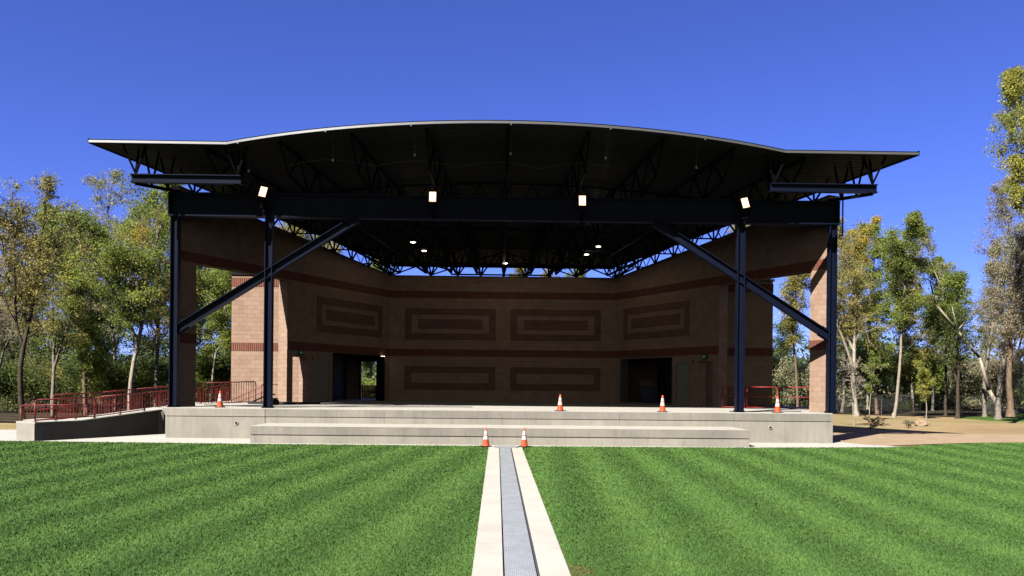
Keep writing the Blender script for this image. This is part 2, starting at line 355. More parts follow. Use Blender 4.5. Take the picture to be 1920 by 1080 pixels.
ap = MB(); ap.poly([(-60,27.0,-0.016),(-24,26.9,-0.016),(-9,26.4,-0.016),(9,26.4,-0.016),(14.6,27.3,-0.016),(14.3,27.9,-0.016),(13.3,28.6,-0.016),(12.9,30,-0.016),(12.9,33,-0.016),(-20,33,-0.016),(-60,31.5,-0.016)])
tag(ap.build('path', M_PAVE), 'pale concrete path along the foot of the stage', 'path', kind='structure')
dp = MB(); dp.poly([(11,29.5,-0.035),(13.5,28.2,-0.03),(18,30.2,-0.03),(26,30.6,-0.03),(60,31.4,-0.03),(60,36.0,-0.03),(30,36.6,-0.03),(18,35.5,-0.035),(11,36,-0.035)])
tag(dp.build('dirt_path', M_DIRT), 'peach coloured bare dirt path right of the stage', 'path', kind='structure')
kn = MB(); rows = []
for j in range(13):
    for i in range(25):
        x = 28+i*1.6; y = 46+j*1.5; h = 1.0*math.exp(-((x-46)/11)**2-((y-56)/6)**2) - 0.25
        kn.v.append((x, y, h+terrain(x,y)))
for j in range(12):
    for i in range(24): kn.f.append((j*25+i, j*25+i+1, (j+1)*25+i+1, (j+1)*25+i)); kn.mi.append(0)
tag(kn.build('grass_knoll', M_KNOLL, smooth=True), 'low green knoll under the trees at the right', 'knoll', kind='structure')
ff = MB()
for (x0, x1, y0) in ((-140,-19,40), (-19,150,60)):
    n0 = len(ff.v); k = 30
    for i in range(k+1):
        x = x0+(x1-x0)*i/k; yy = y0+1.5*math.sin(i*1.7)
        for y in (yy, yy+25, yy+60): ff.v.append((x, y, terrain(x, y)+0.06))
    for i in range(k):
        for j in range(2): ff.f.append((n0+i*3+j, n0+(i+1)*3+j, n0+(i+1)*3+j+1, n0+i*3+j+1)); ff.mi.append(0)
tag(ff.build('forest_floor', M_LITTER, smooth=True), 'dark leaf litter under the trees', 'ground', kind='structure')

# grass blades -------------------------------------------------------------
rng = np.random.default_rng(7)
def blades():
    n = 900000
    ly = np.exp(rng.uniform(math.log(7.6), math.log(31.4), n)); lx = rng.uniform(-1, 1, n)*(ly*0.67+4.0) + ly*0.019
    keep = ((lx < -0.25) | (lx > 0.82)); keep &= ly < np.where(lx < 0, np.interp(-lx, [0,8.6,15.2,24,90], [26.5,26.6,26.95,27.5,30.9]), np.interp(lx, [0,8.6,13.6,14.6,16,18.5,24,90], [26.5,26.7,27.35,27.95,28.85,29.95,30.85,31.4]))
    lx = lx[keep]; ly = ly[keep]; n = len(lx)
    k = ly/9.0
    w = rng.uniform(0.0035, 0.0075, n)*k; h = rng.uniform(0.013, 0.030, n)*(0.85+0.15*k)
    ang = rng.uniform(0, 2*math.pi, n); dx = np.cos(ang)*w; dy = np.sin(ang)*w
    ph = np.where(lx > 0.3, (lx*0.995-ly*0.05)*2*math.pi/1.5+1.0, (lx*math.cos(R(7))-ly*math.sin(R(7)))*2*math.pi/1.5+0.6)
    lean = np.sin(ph)*0.004
    tx = rng.normal(0, 0.016, n); ty = rng.normal(0, 0.016, n) + lean
    v = np.zeros((n, 3, 3)); v[:,0] = np.stack([lx-dx, ly-dy, np.full(n, LZ-0.002)], 1); v[:,1] = np.stack([lx+dx, ly+dy, np.full(n, LZ-0.002)], 1)
    v[:,2] = np.stack([lx+tx, ly+ty, LZ+h], 1)
    f = np.arange(n*3).reshape(n, 3)
    o = np_mesh('grass', v.reshape(-1, 3), f, M_BLADE, attrs={'tone': rng.random(n)})
    tag(o, 'short mown blades of bright green lawn grass', 'grass', kind='stuff')
blades()

# ------------------------------------------------------------------ trench drain
dr = empty('trench_drain', (0.28, 0, 0), 'long trench drain with metal grate running to the stage between pale concrete borders', 'drain')
for a, b_ in ((-0.256, 0.088), (0.49, 0.828)):
    m = MB()
    y = -8.0
    while y < 26.35:
        y1 = min(y+3.05, 26.35); m.box(a-0.28, b_-0.28, y, y1-0.012, -0.2, 0.006+0.0*y); y = y1
    m.build('concrete_border', M_STRIP, dr, bevel=0.006)
m = MB(); m.box(0.088-0.28+0.002, 0.49-0.28-0.002, -8, 26.3, -0.25, -0.03); m.build('channel', M_RUB, dr)
m = MB()
y = -8.0
while y < 26.2:
    m.box(0.106-0.28, 0.452-0.28, y, min(y+0.986, 26.2), -0.02, 0.004); y += 1.0
m.build('grate', M_GRATE, dr)
m = MB(); m.box(0.466-0.28, 0.488-0.28, -8, 26.2, -0.03, 0.003); m.build('grate_frame', M_GREY, dr)
pl = MB(); c = (0.31, 25.95)
pl.prism([(c[0]+px_, c[1]+py_) for px_, py_ in ((-.33,-.32),(.33,-.32),(.40,-.1),(.40,.25),(.24,.42),(-.24,.42),(-.40,.25),(-.40,-.1))], 0.008, 0.03)
tag(pl.build('cover_plate', M_GRATE, bevel=0.006), 'pale metal cover plate at the stage end of the drain between two cones', 'cover plate')

# ------------------------------------------------------------------ stage platform
SZ = 1.06; FY = 29.2; CX = 0.3
st = empty('stage_platform', (CX, FY, 0), 'wide cast concrete stage platform with two long seat steps', 'stage')
def loc(mb, o=(CX, FY, 0)):
    mb.v = [(x-o[0], y-o[1], z-o[2]) for x, y, z in mb.v]; return mb
m = MB()
deck = [(-12.1,FY),(12.36,FY),(12.82,30.3),(13.0,32.0),(13.7,33.4),(14.6,35.0),(14.6,39.0),(13.2,47.6),(-13.2,47.6),(-13.4,36.2),(-12.75,31.4),(-12.6,30.3)]
m.prism(deck, SZ-0.10, SZ)
loc(m).build('deck', M_DECK, st)
m = MB(); m.prism([(-12.0,FY+.045),(12.31,FY+.045),(12.77,30.4),(12.95,32.0),(13.6,33.4),(14.5,35),(14.5,39),(13.1,47.5),(-13.1,47.5),(-13.3,36.3),(-12.7,31.5),(-12.5,30.4)], -0.3, SZ-0.102)
loc(m).build('base', M_CONC, st)
# front wall: upper band, groove, lower band; panels with joints
m = MB()
def frontwall(x0, x1, y, ztop, zbot, joints, depth=0.045, slope0=0):
    cuts = [x0]+joints+[x1]
    for a, b_ in zip(cuts, cuts[1:]):
        aa = a+(0.004 if a != x0 else 0); bb = b_-(0.004 if b_ != x1 else 0)
        for z0, z1, yy in ((ztop-0.27, ztop, y-0.02), (zbot, ztop-0.285, y)):
            if slope0 and a == x0:
                s0 = slope0*(ztop-z0); s1 = slope0*(ztop-z1)
                m.hexa([(aa+s0,yy,z0),(bb,yy,z0),(bb,y+depth,z0),(aa+s0,y+depth,z0),(aa+s1,yy,z1),(bb,yy,z1),(bb,y+depth,z1),(aa+s1,y+depth,z1)])
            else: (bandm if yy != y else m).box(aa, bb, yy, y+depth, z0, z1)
bandm = MB()
frontwall(-12.12, -8.42, FY-0.005, SZ-0.003, -0.3, [], slope0=0.45)
frontwall(8.72, 12.37, FY-0.005, SZ-0.003, -0.3, [10.6])
frontwall(-8.415, 8.715, FY+0.015, SZ-0.003, -0.3, [-4.1,0.2,4.5])
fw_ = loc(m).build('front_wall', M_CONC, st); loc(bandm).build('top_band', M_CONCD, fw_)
m = MB(); m.box(-8.3, 8.62, 27.075, FY-0.035, -0.3, 0.255)
ss_ = loc(m).build('seat_step', M_CONC, st, bevel=0.012)
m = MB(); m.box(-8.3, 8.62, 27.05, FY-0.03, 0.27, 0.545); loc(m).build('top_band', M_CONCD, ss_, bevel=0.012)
m = MB(); m.box(-8.3, 8.62, 27.045, FY-0.03, 0.546, 0.556); loc(m).build('step_tread', M_DECK, st)
for x in (-9.45, 10.05):
    m = MB(); m.tube((x, FY-0.032, 0.55), (x, FY+0.02, 0.55), 0.075, n=14); pc = loc(m).build('pipe_collar', M_DECK, st)
    m = MB(); m.tube((x, FY-0.040, 0.55), (x, FY+0.03, 0.55), 0.045, n=14); loc(m).build('weep_pipe', M_RUB, pc)

# ------------------------------------------------------------------ bandshell
B0 = Vector((CX, 30, SZ))
bs = empty('bandshell', B0, 'open air bandshell of tan brick and navy steel under a broad black curved roof', 'bandshell')
def part(mb, name, mats, parent=bs, **kw):   # mb in world coordinates
    o = (B0.x, B0.y, B0.z); mb.v = [(x-o[0], y-o[1], z-o[2]) for x, y, z in mb.v]
    return mb.build(name, mats, parent, **kw)
def hw_wall(y): return 12.3-0.492*(y-31)          # inner face of the splayed side walls
def ztop_wall(y): return EYE+5.72+0.125*(43.5-y)
BAND_LO = (EYE+1.40, EYE+1.78); BAND_HI = (EYE+4.55, EYE+4.93); TH = 0.5
class Wall:
    """wall in its own frame: x along the wall, y = thickness away from the stage, z world height minus SZ"""
    def __init__(s, A, B, sgn):
        s.A = Vector((*A, SZ)); d = Vector((B[0]-A[0], B[1]-A[1], 0)); s.L = d.length; s.ang = math.atan2(d.y, d.x); s.sgn = sgn
    def place(s, mb, name, mats, parent=bs, **kw):
        o = mb.build(name, mats, None, **kw)
        o.parent = parent
        if parent is bs: o.location = s.A-B0; o.rotation_euler = (0, 0, s.ang)
        return o
    def slab(s, mb, s0, s1, z0, z1a, z1b, t0, t1, mi=0):   # t0<t1 thickness offsets, outward positive
        y0, y1 = sorted((t0*s.sgn, t1*s.sgn))
        mb.hexa([(s0,y0,z0-SZ),(s1,y0,z0-SZ),(s1,y1,z0-SZ),(s0,y1,z0-SZ),(s0,y0,z1a-SZ),(s1,y0,z1b-SZ),(s1,y1,z1b-SZ),(s0,y1,z1a-SZ)], mi)
K = math.hypot(1, 0.492)                            # wall length per metre of y
def panel(w, wallobj, s0, s1, z0, z1, rings):
    """red brick frame panel set 15 mm proud of the wall"""
    m = MB()
    fr = 0.36
    w.slab(m, s0, s1, z1-fr, z1, z1, -0.015, 0.0); w.slab(m, s0, s1, z0, z0+fr, z0+fr, -0.015, 0.0)
    w.slab(m, s0, s0+fr, z0+fr, z1-fr, z1-fr, -0.015, 0.0); w.slab(m, s1-fr, s1, z0+fr, z1-fr, z1-fr, -0.015, 0.0)
    m.build('brick_frame', M_REDP, wallobj)
    if not rings: return
    m = MB(); g_ = fr+0.26
    w.slab(m, s0+g_+0.1, s1-g_-0.1, z0+g_-0.04, z1-g_+0.04, z1-g_+0.04, -0.014, 0.0); m.build('brick_field', M_REDP, wallobj)

walls = {}
for side, sgn in ((-1, 1), (1, -1)):
    P = lambda y: (CX+side*hw_wall(y), y)
    Y0, Y1 = 30.75, 43.5
    w = Wall(P(Y0), P(Y1), sgn); S = lambda y: (y-Y0)*K
    zt = ztop_wall
    m = MB()
    yE = 36.15                                       # free end of the solid wall; before it only the high arm
    def seg(a, b_, zlo, zhi=None, mm=None):
        w.slab(mm or m, S(a), S(b_), zlo, zhi if zhi else zt(a), zhi if zhi else zt(b_), 0, TH)
    AR = EYE+4.55
    seg(31.45, yE, AR)                               # arm over the side opening
    seg(yE, 36.5, SZ); seg(36.5, 37.42, SZ+2.14); seg(37.42, 38.0, SZ); seg(38.0, 38.88, SZ+2.12); seg(38.88, 39.1, SZ)
    seg(39.1, 43.1, SZ+2.42); seg(43.1, Y1, SZ)
    wo_ = w.place(m, 'side_wall', M_TAN)
    m = MB(); w.slab(m, S(Y0-0.1), S(31.45), SZ, zt(Y0-0.1), zt(31.45), 0, 0.33); w.place(m, 'brick_column', M_TAN)
    # soldier courses
    m = MB()
    w.slab(m, -0.11, S(Y1)-0.02, BAND_HI[0], BAND_HI[1], BAND_HI[1], -0.012, 0.0)
    m.build('brick_band', M_RED, wo_); m = MB()
    w.slab(m, S(yE), S(Y1)-0.02, BAND_LO[0], BAND_LO[1], BAND_LO[1], -0.012, 0.0)
    m.build('brick_band', M_RED, wo_)
    for zb in (BAND_LO, BAND_HI):
        cb = MB(); w.slab(cb, S(Y0-0.1)-0.012, S(31.45)+0.012, zb[0]+0.001, zb[1]+0.001, zb[1]+0.001, -0.014, 0.342)
        w.place(cb, 'column_band', M_RED)
    cap = MB(); w.slab(cap, S(Y0-0.1), S(Y1), zt(Y0-.1)+0.0, zt(Y0-.1)+0.05, zt(Y1)+0.05, -0.03, TH+0.03)
    # cap follows the slope
    cap = MB(); y0_, y1_ = sorted((-0.03*w.sgn, (TH+0.03)*w.sgn)); sa, sb = S(Y0-0.1), S(Y1)
    za, zb_ = zt(Y0-0.1)-SZ, zt(Y1)-SZ
    cap.hexa([(sa,y0_,za+.003),(sb,y0_,zb_+.003),(sb,y1_,zb_+.003),(sa,y1_,za+.003),(sa,y0_,za+.05),(sb,y0_,zb_+.05),(sb,y1_,zb_+.05),(sa,y1_,za+.05)])
    cap.build('wall_cap', M_CAP, wo_)
    panel(w, wo_, S(38.0), S(42.85), EYE+2.33, EYE+4.02, True)
    # pale grey door with frame
    fr = MB()
    w.slab(fr, S(38.0), S(38.0)+0.05, SZ, SZ+2.12, SZ+2.12, -0.01, 0.12); w.slab(fr, S(38.88)-0.05, S(38.88), SZ, SZ+2.12, SZ+2.12, -0.01, 0.12)
    w.slab(fr, S(38.0)+0.05, S(38.88)-0.05, SZ+2.07, SZ+2.12, SZ+2.12, -0.01, 0.12)
    dm = MB(); w.slab(dm, S(38.0)+0.052, S(38.88)-0.052, SZ+0.01, SZ+2.066, SZ+2.066, 0.03, 0.08)
    do = w.place(dm, 'door', M_DOOR); fr.build('door_frame', M_DOOR, do)
    hm = MB(); hs = S(38.0)+0.12 if side > 0 else S(38.88)-0.12
    y_ = -0.045*w.sgn
    hm.tube((hs, 0.03*w.sgn, 1.0), (hs, y_, 1.0), 0.012); hm.tube((hs, y_, 1.0), (hs+(0.11 if side > 0 else -0.11), y_, 1.0), 0.012)
    hm.tube((hs, 0.031*w.sgn, 1.0), (hs, 0.015*w.sgn, 1.0), 0.03); hm.build('handle', M_GREY, do)
    # metal frame of the wide opening
    m = MB()
    w.slab(m, S(39.1), S(39.1)+0.06, SZ, SZ+2.42, SZ+2.42, -0.006, TH+0.006); w.slab(m, S(43.1)-0.06, S(43.1), SZ, SZ+2.42, SZ+2.42, -0.006, TH+0.006)
    w.slab(m, S(39.1)+0.06, S(43.1)-0.06, SZ+2.36, SZ+2.42, SZ+2.42, -0.006, TH+0.006)
    w.place(m, 'opening_frame', M_GREY if side > 0 else M_BLACK)
    walls[side] = (w, S, wo_)
# back wall
XA, XB = CX-hw_wall(43.5), CX+hw_wall(43.5)
w = Wall((XA, 43.5), (XB, 43.5), 1); m = MB(); w.slab(m, -0.42, w.L+0.42, SZ, EYE+5.72, EYE+5.72, 0.0, TH)
bw = w.place(m, 'back_wall', M_TAN)
for zb in (BAND_LO, BAND_HI): m = MB(); w.slab(m, 0.0, w.L, zb[0], zb[1], zb[1], -0.012, 0.0); m.build('brick_band', M_RED, bw)
m = MB(); w.slab(m, -0.4, w.L+0.4, EYE+5.723, EYE+5.775, EYE+5.775, -0.03, TH+0.03); m.build('wall_cap', M_CAP, bw)
for s0, s1 in ((w.L/2-5.33, w.L/2-0.40), (w.L/2+0.40, w.L/2+5.33)):
    panel(w, bw, s0, s1, EYE+2.29, EYE+4.0, True); panel(w, bw, s0, s1, EYE-0.42, EYE+0.85, False)

# backstage block either side (the tower seen past the end of the splayed wall)
for side in (-1, 1):
    xo = CX+side*12.95; TF = 38.25; TB = 46.6; ZT = EYE+5.0
    def xin(y): return CX+side*(hw_wall(y)+TH*1.12)
    fx = xin(TF)
    m = MB()
    m.box(min(xo,fx), max(xo,fx), TF, TF+0.3, SZ, ZT)
    # shadowed right tower faces the stage as well
    tw = part(m, 'tower_wall', M_TAN)
    m = MB(); xa = xo; m.box(min(xa, xa-side*.3), max(xa, xa-side*.3), TF+0.3, TB-0.3, SZ-1.0, ZT); part(m, 'outer_wall', M_TAN)
    m = MB(); x2 = CX+side*5.0
    if side < 0:
        m.box(xo, -7.95, TB-0.3, TB, SZ-0.5, ZT); m.box(-6.35, x2, TB-0.3, TB, SZ-0.5, ZT); m.box(-7.95, -6.35, TB-0.3, TB, SZ+2.25, ZT)
    else: m.box(x2, xo, TB-0.3, TB, SZ-0.5, ZT)
    part(m, 'rear_wall', M_TAN)
    for zb in ((BAND_LO[0], BAND_LO[1]), (ZT-0.42-0.13, ZT-0.13)):
        m = MB(); m.box(min(xo-side*-0.012, fx), max(xo+side*0.012, fx), TF-0.012, TF+0.0, zb[0], zb[1])
        m.box(min(xo, xo+side*.012), max(xo, xo+side*.012), TF, TB, zb[0], zb[1])
        part(m, 'tower_band', M_RED)
    m = MB(); pts = [(xo+side*0.06, TF-0.06), (fx, TF-0.06), (xin(43.6), 43.6), (x2, 44.02), (x2, TB+0.05), (xo+side*.06, TB+.05)]
    if side < 0: pts = pts[:]
    else: pts = pts[::-1]
    m.prism(pts, ZT+0.003, ZT+0.10); part(m, 'tower_cap', M_CAP)
    # partitions and ceiling inside, dark
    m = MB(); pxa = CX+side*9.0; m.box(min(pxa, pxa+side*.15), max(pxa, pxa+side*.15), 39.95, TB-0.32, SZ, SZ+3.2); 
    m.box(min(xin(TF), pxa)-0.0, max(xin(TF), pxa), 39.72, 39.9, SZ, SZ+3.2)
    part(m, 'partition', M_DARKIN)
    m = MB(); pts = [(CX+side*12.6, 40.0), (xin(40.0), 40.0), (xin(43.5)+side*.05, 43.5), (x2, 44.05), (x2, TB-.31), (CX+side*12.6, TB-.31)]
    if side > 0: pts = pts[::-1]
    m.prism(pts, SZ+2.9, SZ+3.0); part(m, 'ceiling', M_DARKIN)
    if side < 0:
        m = MB(); m.box(-7.95, -7.88, TB-0.34, TB+0.02, SZ, SZ+2.25); m.box(-6.42, -6.35, TB-0.34, TB+0.02, SZ, SZ+2.25); m.box(-7.88, -6.42, TB-0.34, TB+0.02, SZ+2.18, SZ+2.25)
        part(m, 'rear_door_frame', M_BLACK)

# steel frame: posts, girder, braces
BY = 30.3
def ibeam_x(mb, x0, x1, y, z0, z1, fw, ft=0.04, wt=0.03):
    mb.box(x0, x1, y-fw/2, y+fw/2, z0, z0+ft); mb.box(x0, x1, y-fw/2, y+fw/2, z1-ft, z1); mb.box(x0, x1, y-wt/2, y+wt/2, z0+ft, z1-ft)
def hpost(mb, x, y, z0, z1, w_, d_):
    mb.box(x-w_/2, x-w_/2+.035, y-d_/2, y+d_/2, z0, z1); mb.box(x+w_/2-.035, x+w_/2, y-d_/2, y+d_/2, z0, z1); mb.box(x-w_/2+.035, x+w_/2-.035, y-.03, y+.03, z0, z1)
GZ0, GZ1 = EYE+6.13, EYE+7.02
for x in (-12.45, -8.93, 8.93, 12.45):
    m = MB(); hpost(m, CX+x, BY, SZ+0.03, GZ0-0.003, 0.29, 0.28); po = part(m, 'steel_post', M_STEEL)
    m = MB(); m.box(CX+x-.19, CX+x+.19, BY-.2, BY+.2, SZ+.002, SZ+.028)
    for a in (-.15,.15):
        for b_ in (-.16,.16): m.tube((CX+x+a, BY+b_, SZ+.028), (CX+x+a, BY+b_, SZ+.075), 0.016, n=6)
    part(m, 'base_plate', M_BLACK)
m = MB(); ibeam_x(m, CX-12.68, CX+12.68, BY, GZ0, GZ1, 0.34, 0.05)
for x in np.linspace(-12.64, 12.64, 2): m.box(CX+x-.03, CX+x+.03, BY-.165, BY+.165, GZ0+.05, GZ1-.05)
part(m, 'girder', M_STEEL)
for s in (-1, 1):
    a = Vector((CX+s*12.30, BY, EYE+1.92)); b_ = Vector((CX+s*5.62, BY, GZ0+0.02)); d = (b_-a).normalized(); n_ = Vector((-d.z, 0, d.x))*(1 if s < 0 else -1)
    m = MB()
    for off in (-0.14, 0.14): m.bar(a+n_*off, b_+n_*off, 0.26, 0.03, up=n_)
    m.bar(a, b_, 0.03, 0.25, up=n_); part(m, 'diagonal_brace', M_STEEL)
    m = MB(); m.bar(a-d*0.12, a+d*0.35, 0.04, 0.42, up=n_); part(m, 'gusset', M_STEEL)

# roof ----------------------------------------------------------------------
UK = 0.673; RY0 = 28.5; RY1 = 45.6
def hw_roof(y): return 14.8-0.492*(y-RY0)
def bow(u): return max(0.0, 1-(u/UK)**2)
def roof_pt(u, v, dz=0.0):
    yf = RY0-0.9*bow(u); y = yf+(RY1-yf)*v
    z = EYE+8.36-0.098*(y-RY0) + 0.52*bow(u)*(1-v)
    return Vector((CX+u*hw_roof(y), y, z+dz))
us = [-1, -0.89, -0.78] + list(np.linspace(-UK, UK, 33)) + [0.78, 0.89, 1]; NV = 16
def sheet(dz0, dz1):
    m = MB(); nu = len(us)
    for dz in (dz0, dz1):
        for j in range(NV+1):
            for u in us: m.v.append(tuple(roof_pt(u, j/NV, dz)))
    off = nu*(NV+1)
    for j in range(NV):
        for i in range(nu-1):
            a = j*nu+i; q_ = (a, a+1, a+nu+1, a+nu); m.f.append(tuple(reversed(q_))); m.f.append(tuple(off+k for k in q_)); m.mi += [0, 1]
    for i in range(nu-1):
        for j in (0, NV): a = j*nu+i; m.f.append((a, a+1, off+a+1, off+a)); m.mi.append(1)
    for j in range(NV):
        for i in (0, nu-1): a = j*nu+i; m.f.append((a, a+nu, off+a+nu, off+a)); m.mi.append(1)
    return m
rf = part(sheet(0.0, 0.10), 'roof', [M_UNDER, M_BLACK])
RB = (B0.x, B0.y, B0.z)
def rpart(mb, name, mat, **kw):
    mb.v = [(x-RB[0], y-RB[1], z-RB[2]) for x, y, z in mb.v]; return mb.build(name, mat, rf, **kw)
m = MB()
for u0, u1 in zip(us, us[1:]):
    a, b_ = roof_pt(u0, 0), roof_pt(u1, 0)
    d = (b_-a); n_ = Vector((d.y, -d.x, 0)).normalized()
    pa = [a+n_*0.03, b_+n_*0.03]; 
    lo, hi = -0.02, 0.085
    tilt = n_*0.035
    m.poly([pa[0]+Vector((0,0,lo)), pa[1]+Vector((0,0,lo)), pa[1]+Vector((0,0,hi))-tilt, pa[0]+Vector((0,0,hi))-tilt])
    m.poly([pa[0]+Vector((0,0,hi))-tilt, pa[1]+Vector((0,0,hi))-tilt, b_+Vector((0,0.05,hi)), a+Vector((0,0.05,hi))])
    m.poly([a+Vector((0,0,lo)), b_+Vector((0,0,lo)), pa[1]+Vector((0,0,lo)), pa[0]+Vector((0,0,lo))])
rpart(m, 'fascia', M_FASC)
for u in (-1, 1):
    m = MB()
    for j in range(NV):
        a, b_ = roof_pt(u, j/NV), roof_pt(u, (j+1)/NV); o_ = Vector((0.03*u, 0, 0))
        m.hexa([a+o_*0+Vector((0,0,-.04)), b_+Vector((0,0,-.04)), b_+o_+Vector((0,0,-.04)), a+o_+Vector((0,0,-.04)), a+Vector((0,0,.13)), b_+Vector((0,0,.13)), b_+o_+Vector((0,0,.13)), a+o_+Vector((0,0,.13))])
    rpart(m, 'edge_trim', M_BLACK)
# trusses: fan from the girder (and beyond it) to the back wall
def truss(pts_bot, pts_top, r=0.045, rw=0.03, diag=True):
    m = MB()
    for a, b_ in zip(pts_bot, pts_bot[1:]): m.bar(a, b_, r*2, r*2)
    for a, b_ in zip(pts_top, pts_top[1:]): m.bar(a, b_, r*2, r*2)
    for i in range(len(pts_bot)):
        if i < len(pts_top)-1: m.bar(pts_bot[i], pts_top[i], rw*2, rw*2); m.bar(pts_bot[i], pts_top[i+1], rw*2, rw*2)
    return m
ub = [-0.74, -0.55, -0.37, -0.19, 0, 0.19, 0.37, 0.55, 0.74]
for u in ub:
    n = 11; bot = []; top = []
    for i in range(n+1):
        v = 0.02+0.88*i/n; p = roof_pt(u, v, -0.07); top.append(p)
    vb0 = (30.3-RY0)/(RY1-RY0)
    for i in range(n):
        v = 0.06+0.88*(i)/n
        p = roof_pt(u, v); depth = 1.06 if v > vb0-0.01 else 0.55+0.5*max(0, v)/max(vb0, 1e-3)
        bot.append(p-Vector((0, 0, depth+0.52*bow(u)*(1-v)*0.8)))
    rpart(truss(bot, top), 'truss', M_BLACK)
# cross trusses
for v in (0.30, 0.46, 0.62, 0.78):
    n = 22; bot = []; top = []
    for i in range(n+1): top.append(roof_pt(-0.95+1.9*i/n, v, -0.08))
    for i in range(n): u = -0.95+1.9*(i+0.5)/n; bot.append(roof_pt(u, v, -0.92-0.3*bow(u)*(1-v)))
    rpart(truss(bot, top, 0.03, 0.02), 'cross_truss', M_BLACK)
# wall bearing trusses: V webs on the splayed walls and on the back wall
for side in (-1, 1):
    m = MB(); k = 9
    for i in range(k+1):
        y = 31.6+(43.4-31.6)*i/k; b_ = Vector((CX+side*(hw_wall(y)+0.25), y, ztop_wall(y)+0.06))
        for dy in (-0.62, 0.05, 0.66):
            yy = y+dy; uu = min(0.985, (hw_wall(yy)+0.25)/hw_roof(yy)); vv = (yy-RY0)/(RY1-RY0)
            m.bar(b_, Vector((CX+side*uu*hw_roof(yy), yy, roof_pt(uu, vv).z-0.03)), 0.06, 0.06)
        m.box(b_.x-.1, b_.x+.1, y-.1, y+.1, b_.z-.05, b_.z-.005)
    rpart(m, 'wall_truss', M_BLACK)
m = MB()
for xn in (-6.1, -3.95, -2.5, -1.25, 0.0, 1.25, 2.5, 3.95, 6.1):
    b_ = Vector((CX+xn, 43.72, EYE+5.80))
    for dx, yy in ((-0.75, 43.9), (-0.2, 43.2), (0.25, 44.1), (0.8, 43.5), (xn*0.12, 42.0), (xn*0.24, 40.6)):
        if xn == 0 and abs(dx) > 0.5: continue
        h = hw_roof(yy); uu = max(-0.99, min(0.99, (xn+dx)/h)); vv = (yy-RY0)/(RY1-RY0)
        if yy < 43: t_ = Vector((CX+xn+dx, yy, roof_pt(uu, vv).z-0.95+0.5*(yy < 41)))
        else: t_ = Vector((CX+uu*h, yy, roof_pt(uu, vv).z-0.03))
        m.bar(b_, t_, 0.07, 0.07)
zig = []
for i in range(33):
    x = -6.6+13.2*i/32; yy = 43.0; vv = (yy-RY0)/(RY1-RY0); uu = x/hw_roof(yy); zt_ = roof_pt(uu, vv).z
    zig.append(Vector((CX+x, yy, zt_-0.05 if i % 2 else zt_-0.88)))
m.path(zig, 0.022, 5)
for (xa, xb) in ((-6.0,-2.0),(-4.0,0.5),(6.0,2.0),(4.0,-0.5)):
    m.bar(Vector((CX+xa, 43.7, EYE+5.82)), Vector((CX+xb, 41.2, EYE+6.9)), 0.06, 0.06)
m.bar((CX, 43.72, EYE+5.78), (CX, 43.72, EYE+6.75), 0.14, 0.14)
m.path([Vector((CX-4.4,43.6,EYE+6.5)), Vector((CX-2.9,43.6,EYE+6.1)), Vector((CX-2.85,43.6,EYE+5.87)), Vector((CX+2.4,43.6,EYE+5.87)), Vector((CX+2.5,43.6,EYE+6.1)), Vector((CX+4.2,43.6,EYE+6.5))], 0.045)
rpart(m, 'back_truss', M_BLACK)
# edge beam on the back of the roof
m = MB(); m.bar(roof_pt(-1, 1, -0.06), roof_pt(1, 1, -0.06), 0.12, 0.16); rpart(m, 'edge_beam', M_BLACK)
# cantilevered spandrel beams under the front corners of the roof
for s in (-1, 1):
    m = MB(); x0, x1 = CX+s*9.55, CX+s*13.45; x0, x1 = min(x0, x1), max(x0, x1)
    ibeam_x(m, x0, x1, 28.85, EYE+7.02, EYE+7.33, 0.22, 0.035)
    rpart(m, 'spandrel_beam', M_STEEL)
    for x in (13.3, 9.7):
        m = MB()
        b_ = Vector((CX+s*x, 28.85, EYE+7.35))
        for dx, dy in ((-0.35, 0.0), (0.05, 0.35), (0.4, -0.15)):
            yy = 28.85+dy; uu = min(0.985, (x+dx)/hw_roof(yy)); m.bar(b_, Vector((CX+s*uu*hw_roof(yy), yy, roof_pt(uu, max(0, (yy-RY0)/(RY1-RY0))).z)), 0.07, 0.07)
        e = Vector((CX+s*(x-(1.0 if x > 11 else -.35)), 30.35, GZ1+0.05)); m.bar(b_-Vector((0,0,.35)), e, 0.11, 0.11)
        for q_ in (0.35, 0.7):
            p = b_.lerp(e, q_)-Vector((0,0,.35*(1-q_))); yy = p.y; uu = min(0.985, abs(p.x-CX)/hw_roof(yy))
            for dd in (-.25, .25): m.bar(p, Vector((CX+s*(min(0.985*hw_roof(yy), abs(p.x-CX)+dd)), yy, roof_pt(uu, (yy-RY0)/(RY1-RY0)).z)), 0.06, 0.06)
        rpart(m, 'outrigger', M_BLACK)
# droppers and slack cable under the front of the roof
for x in (-9.6, -6.3, -3.3, 0.1, 3.5, 6.9):
    u = x/hw_roof(28.2); p = roof_pt(u, 0.03); m = MB(); m.tube(p, p-Vector((0,-.2,.75)), 0.010, n=5); rpart(m, 'dropper', M_DULL)
    p = p-Vector((0,-.2,.78)); m = MB(); m.box(p.x-.03, p.x+.03, p.y-.03, p.y+.03, p.z-.05, p.z+.04); rpart(m, 'clamp', M_GREY)
    p = roof_pt(u, 0.0); m = MB(); m.box(p.x-.025, p.x+.025, p.y-.06, p.y-.02, p.z-.08, p.z-.04); rpart(m, 'clip', M_GREY)
m = MB(); pts = []
for i in range(41):
    q_ = i/40; x = -7.8+12.0*q_; s_ = abs(math.sin(q_*math.pi*4)); pts.append(Vector((CX+x, 28.9, EYE+7.75+0.22*s_)))
m.path(pts, 0.008, 5); rpart(m, 'slack_cable', M_DULL)
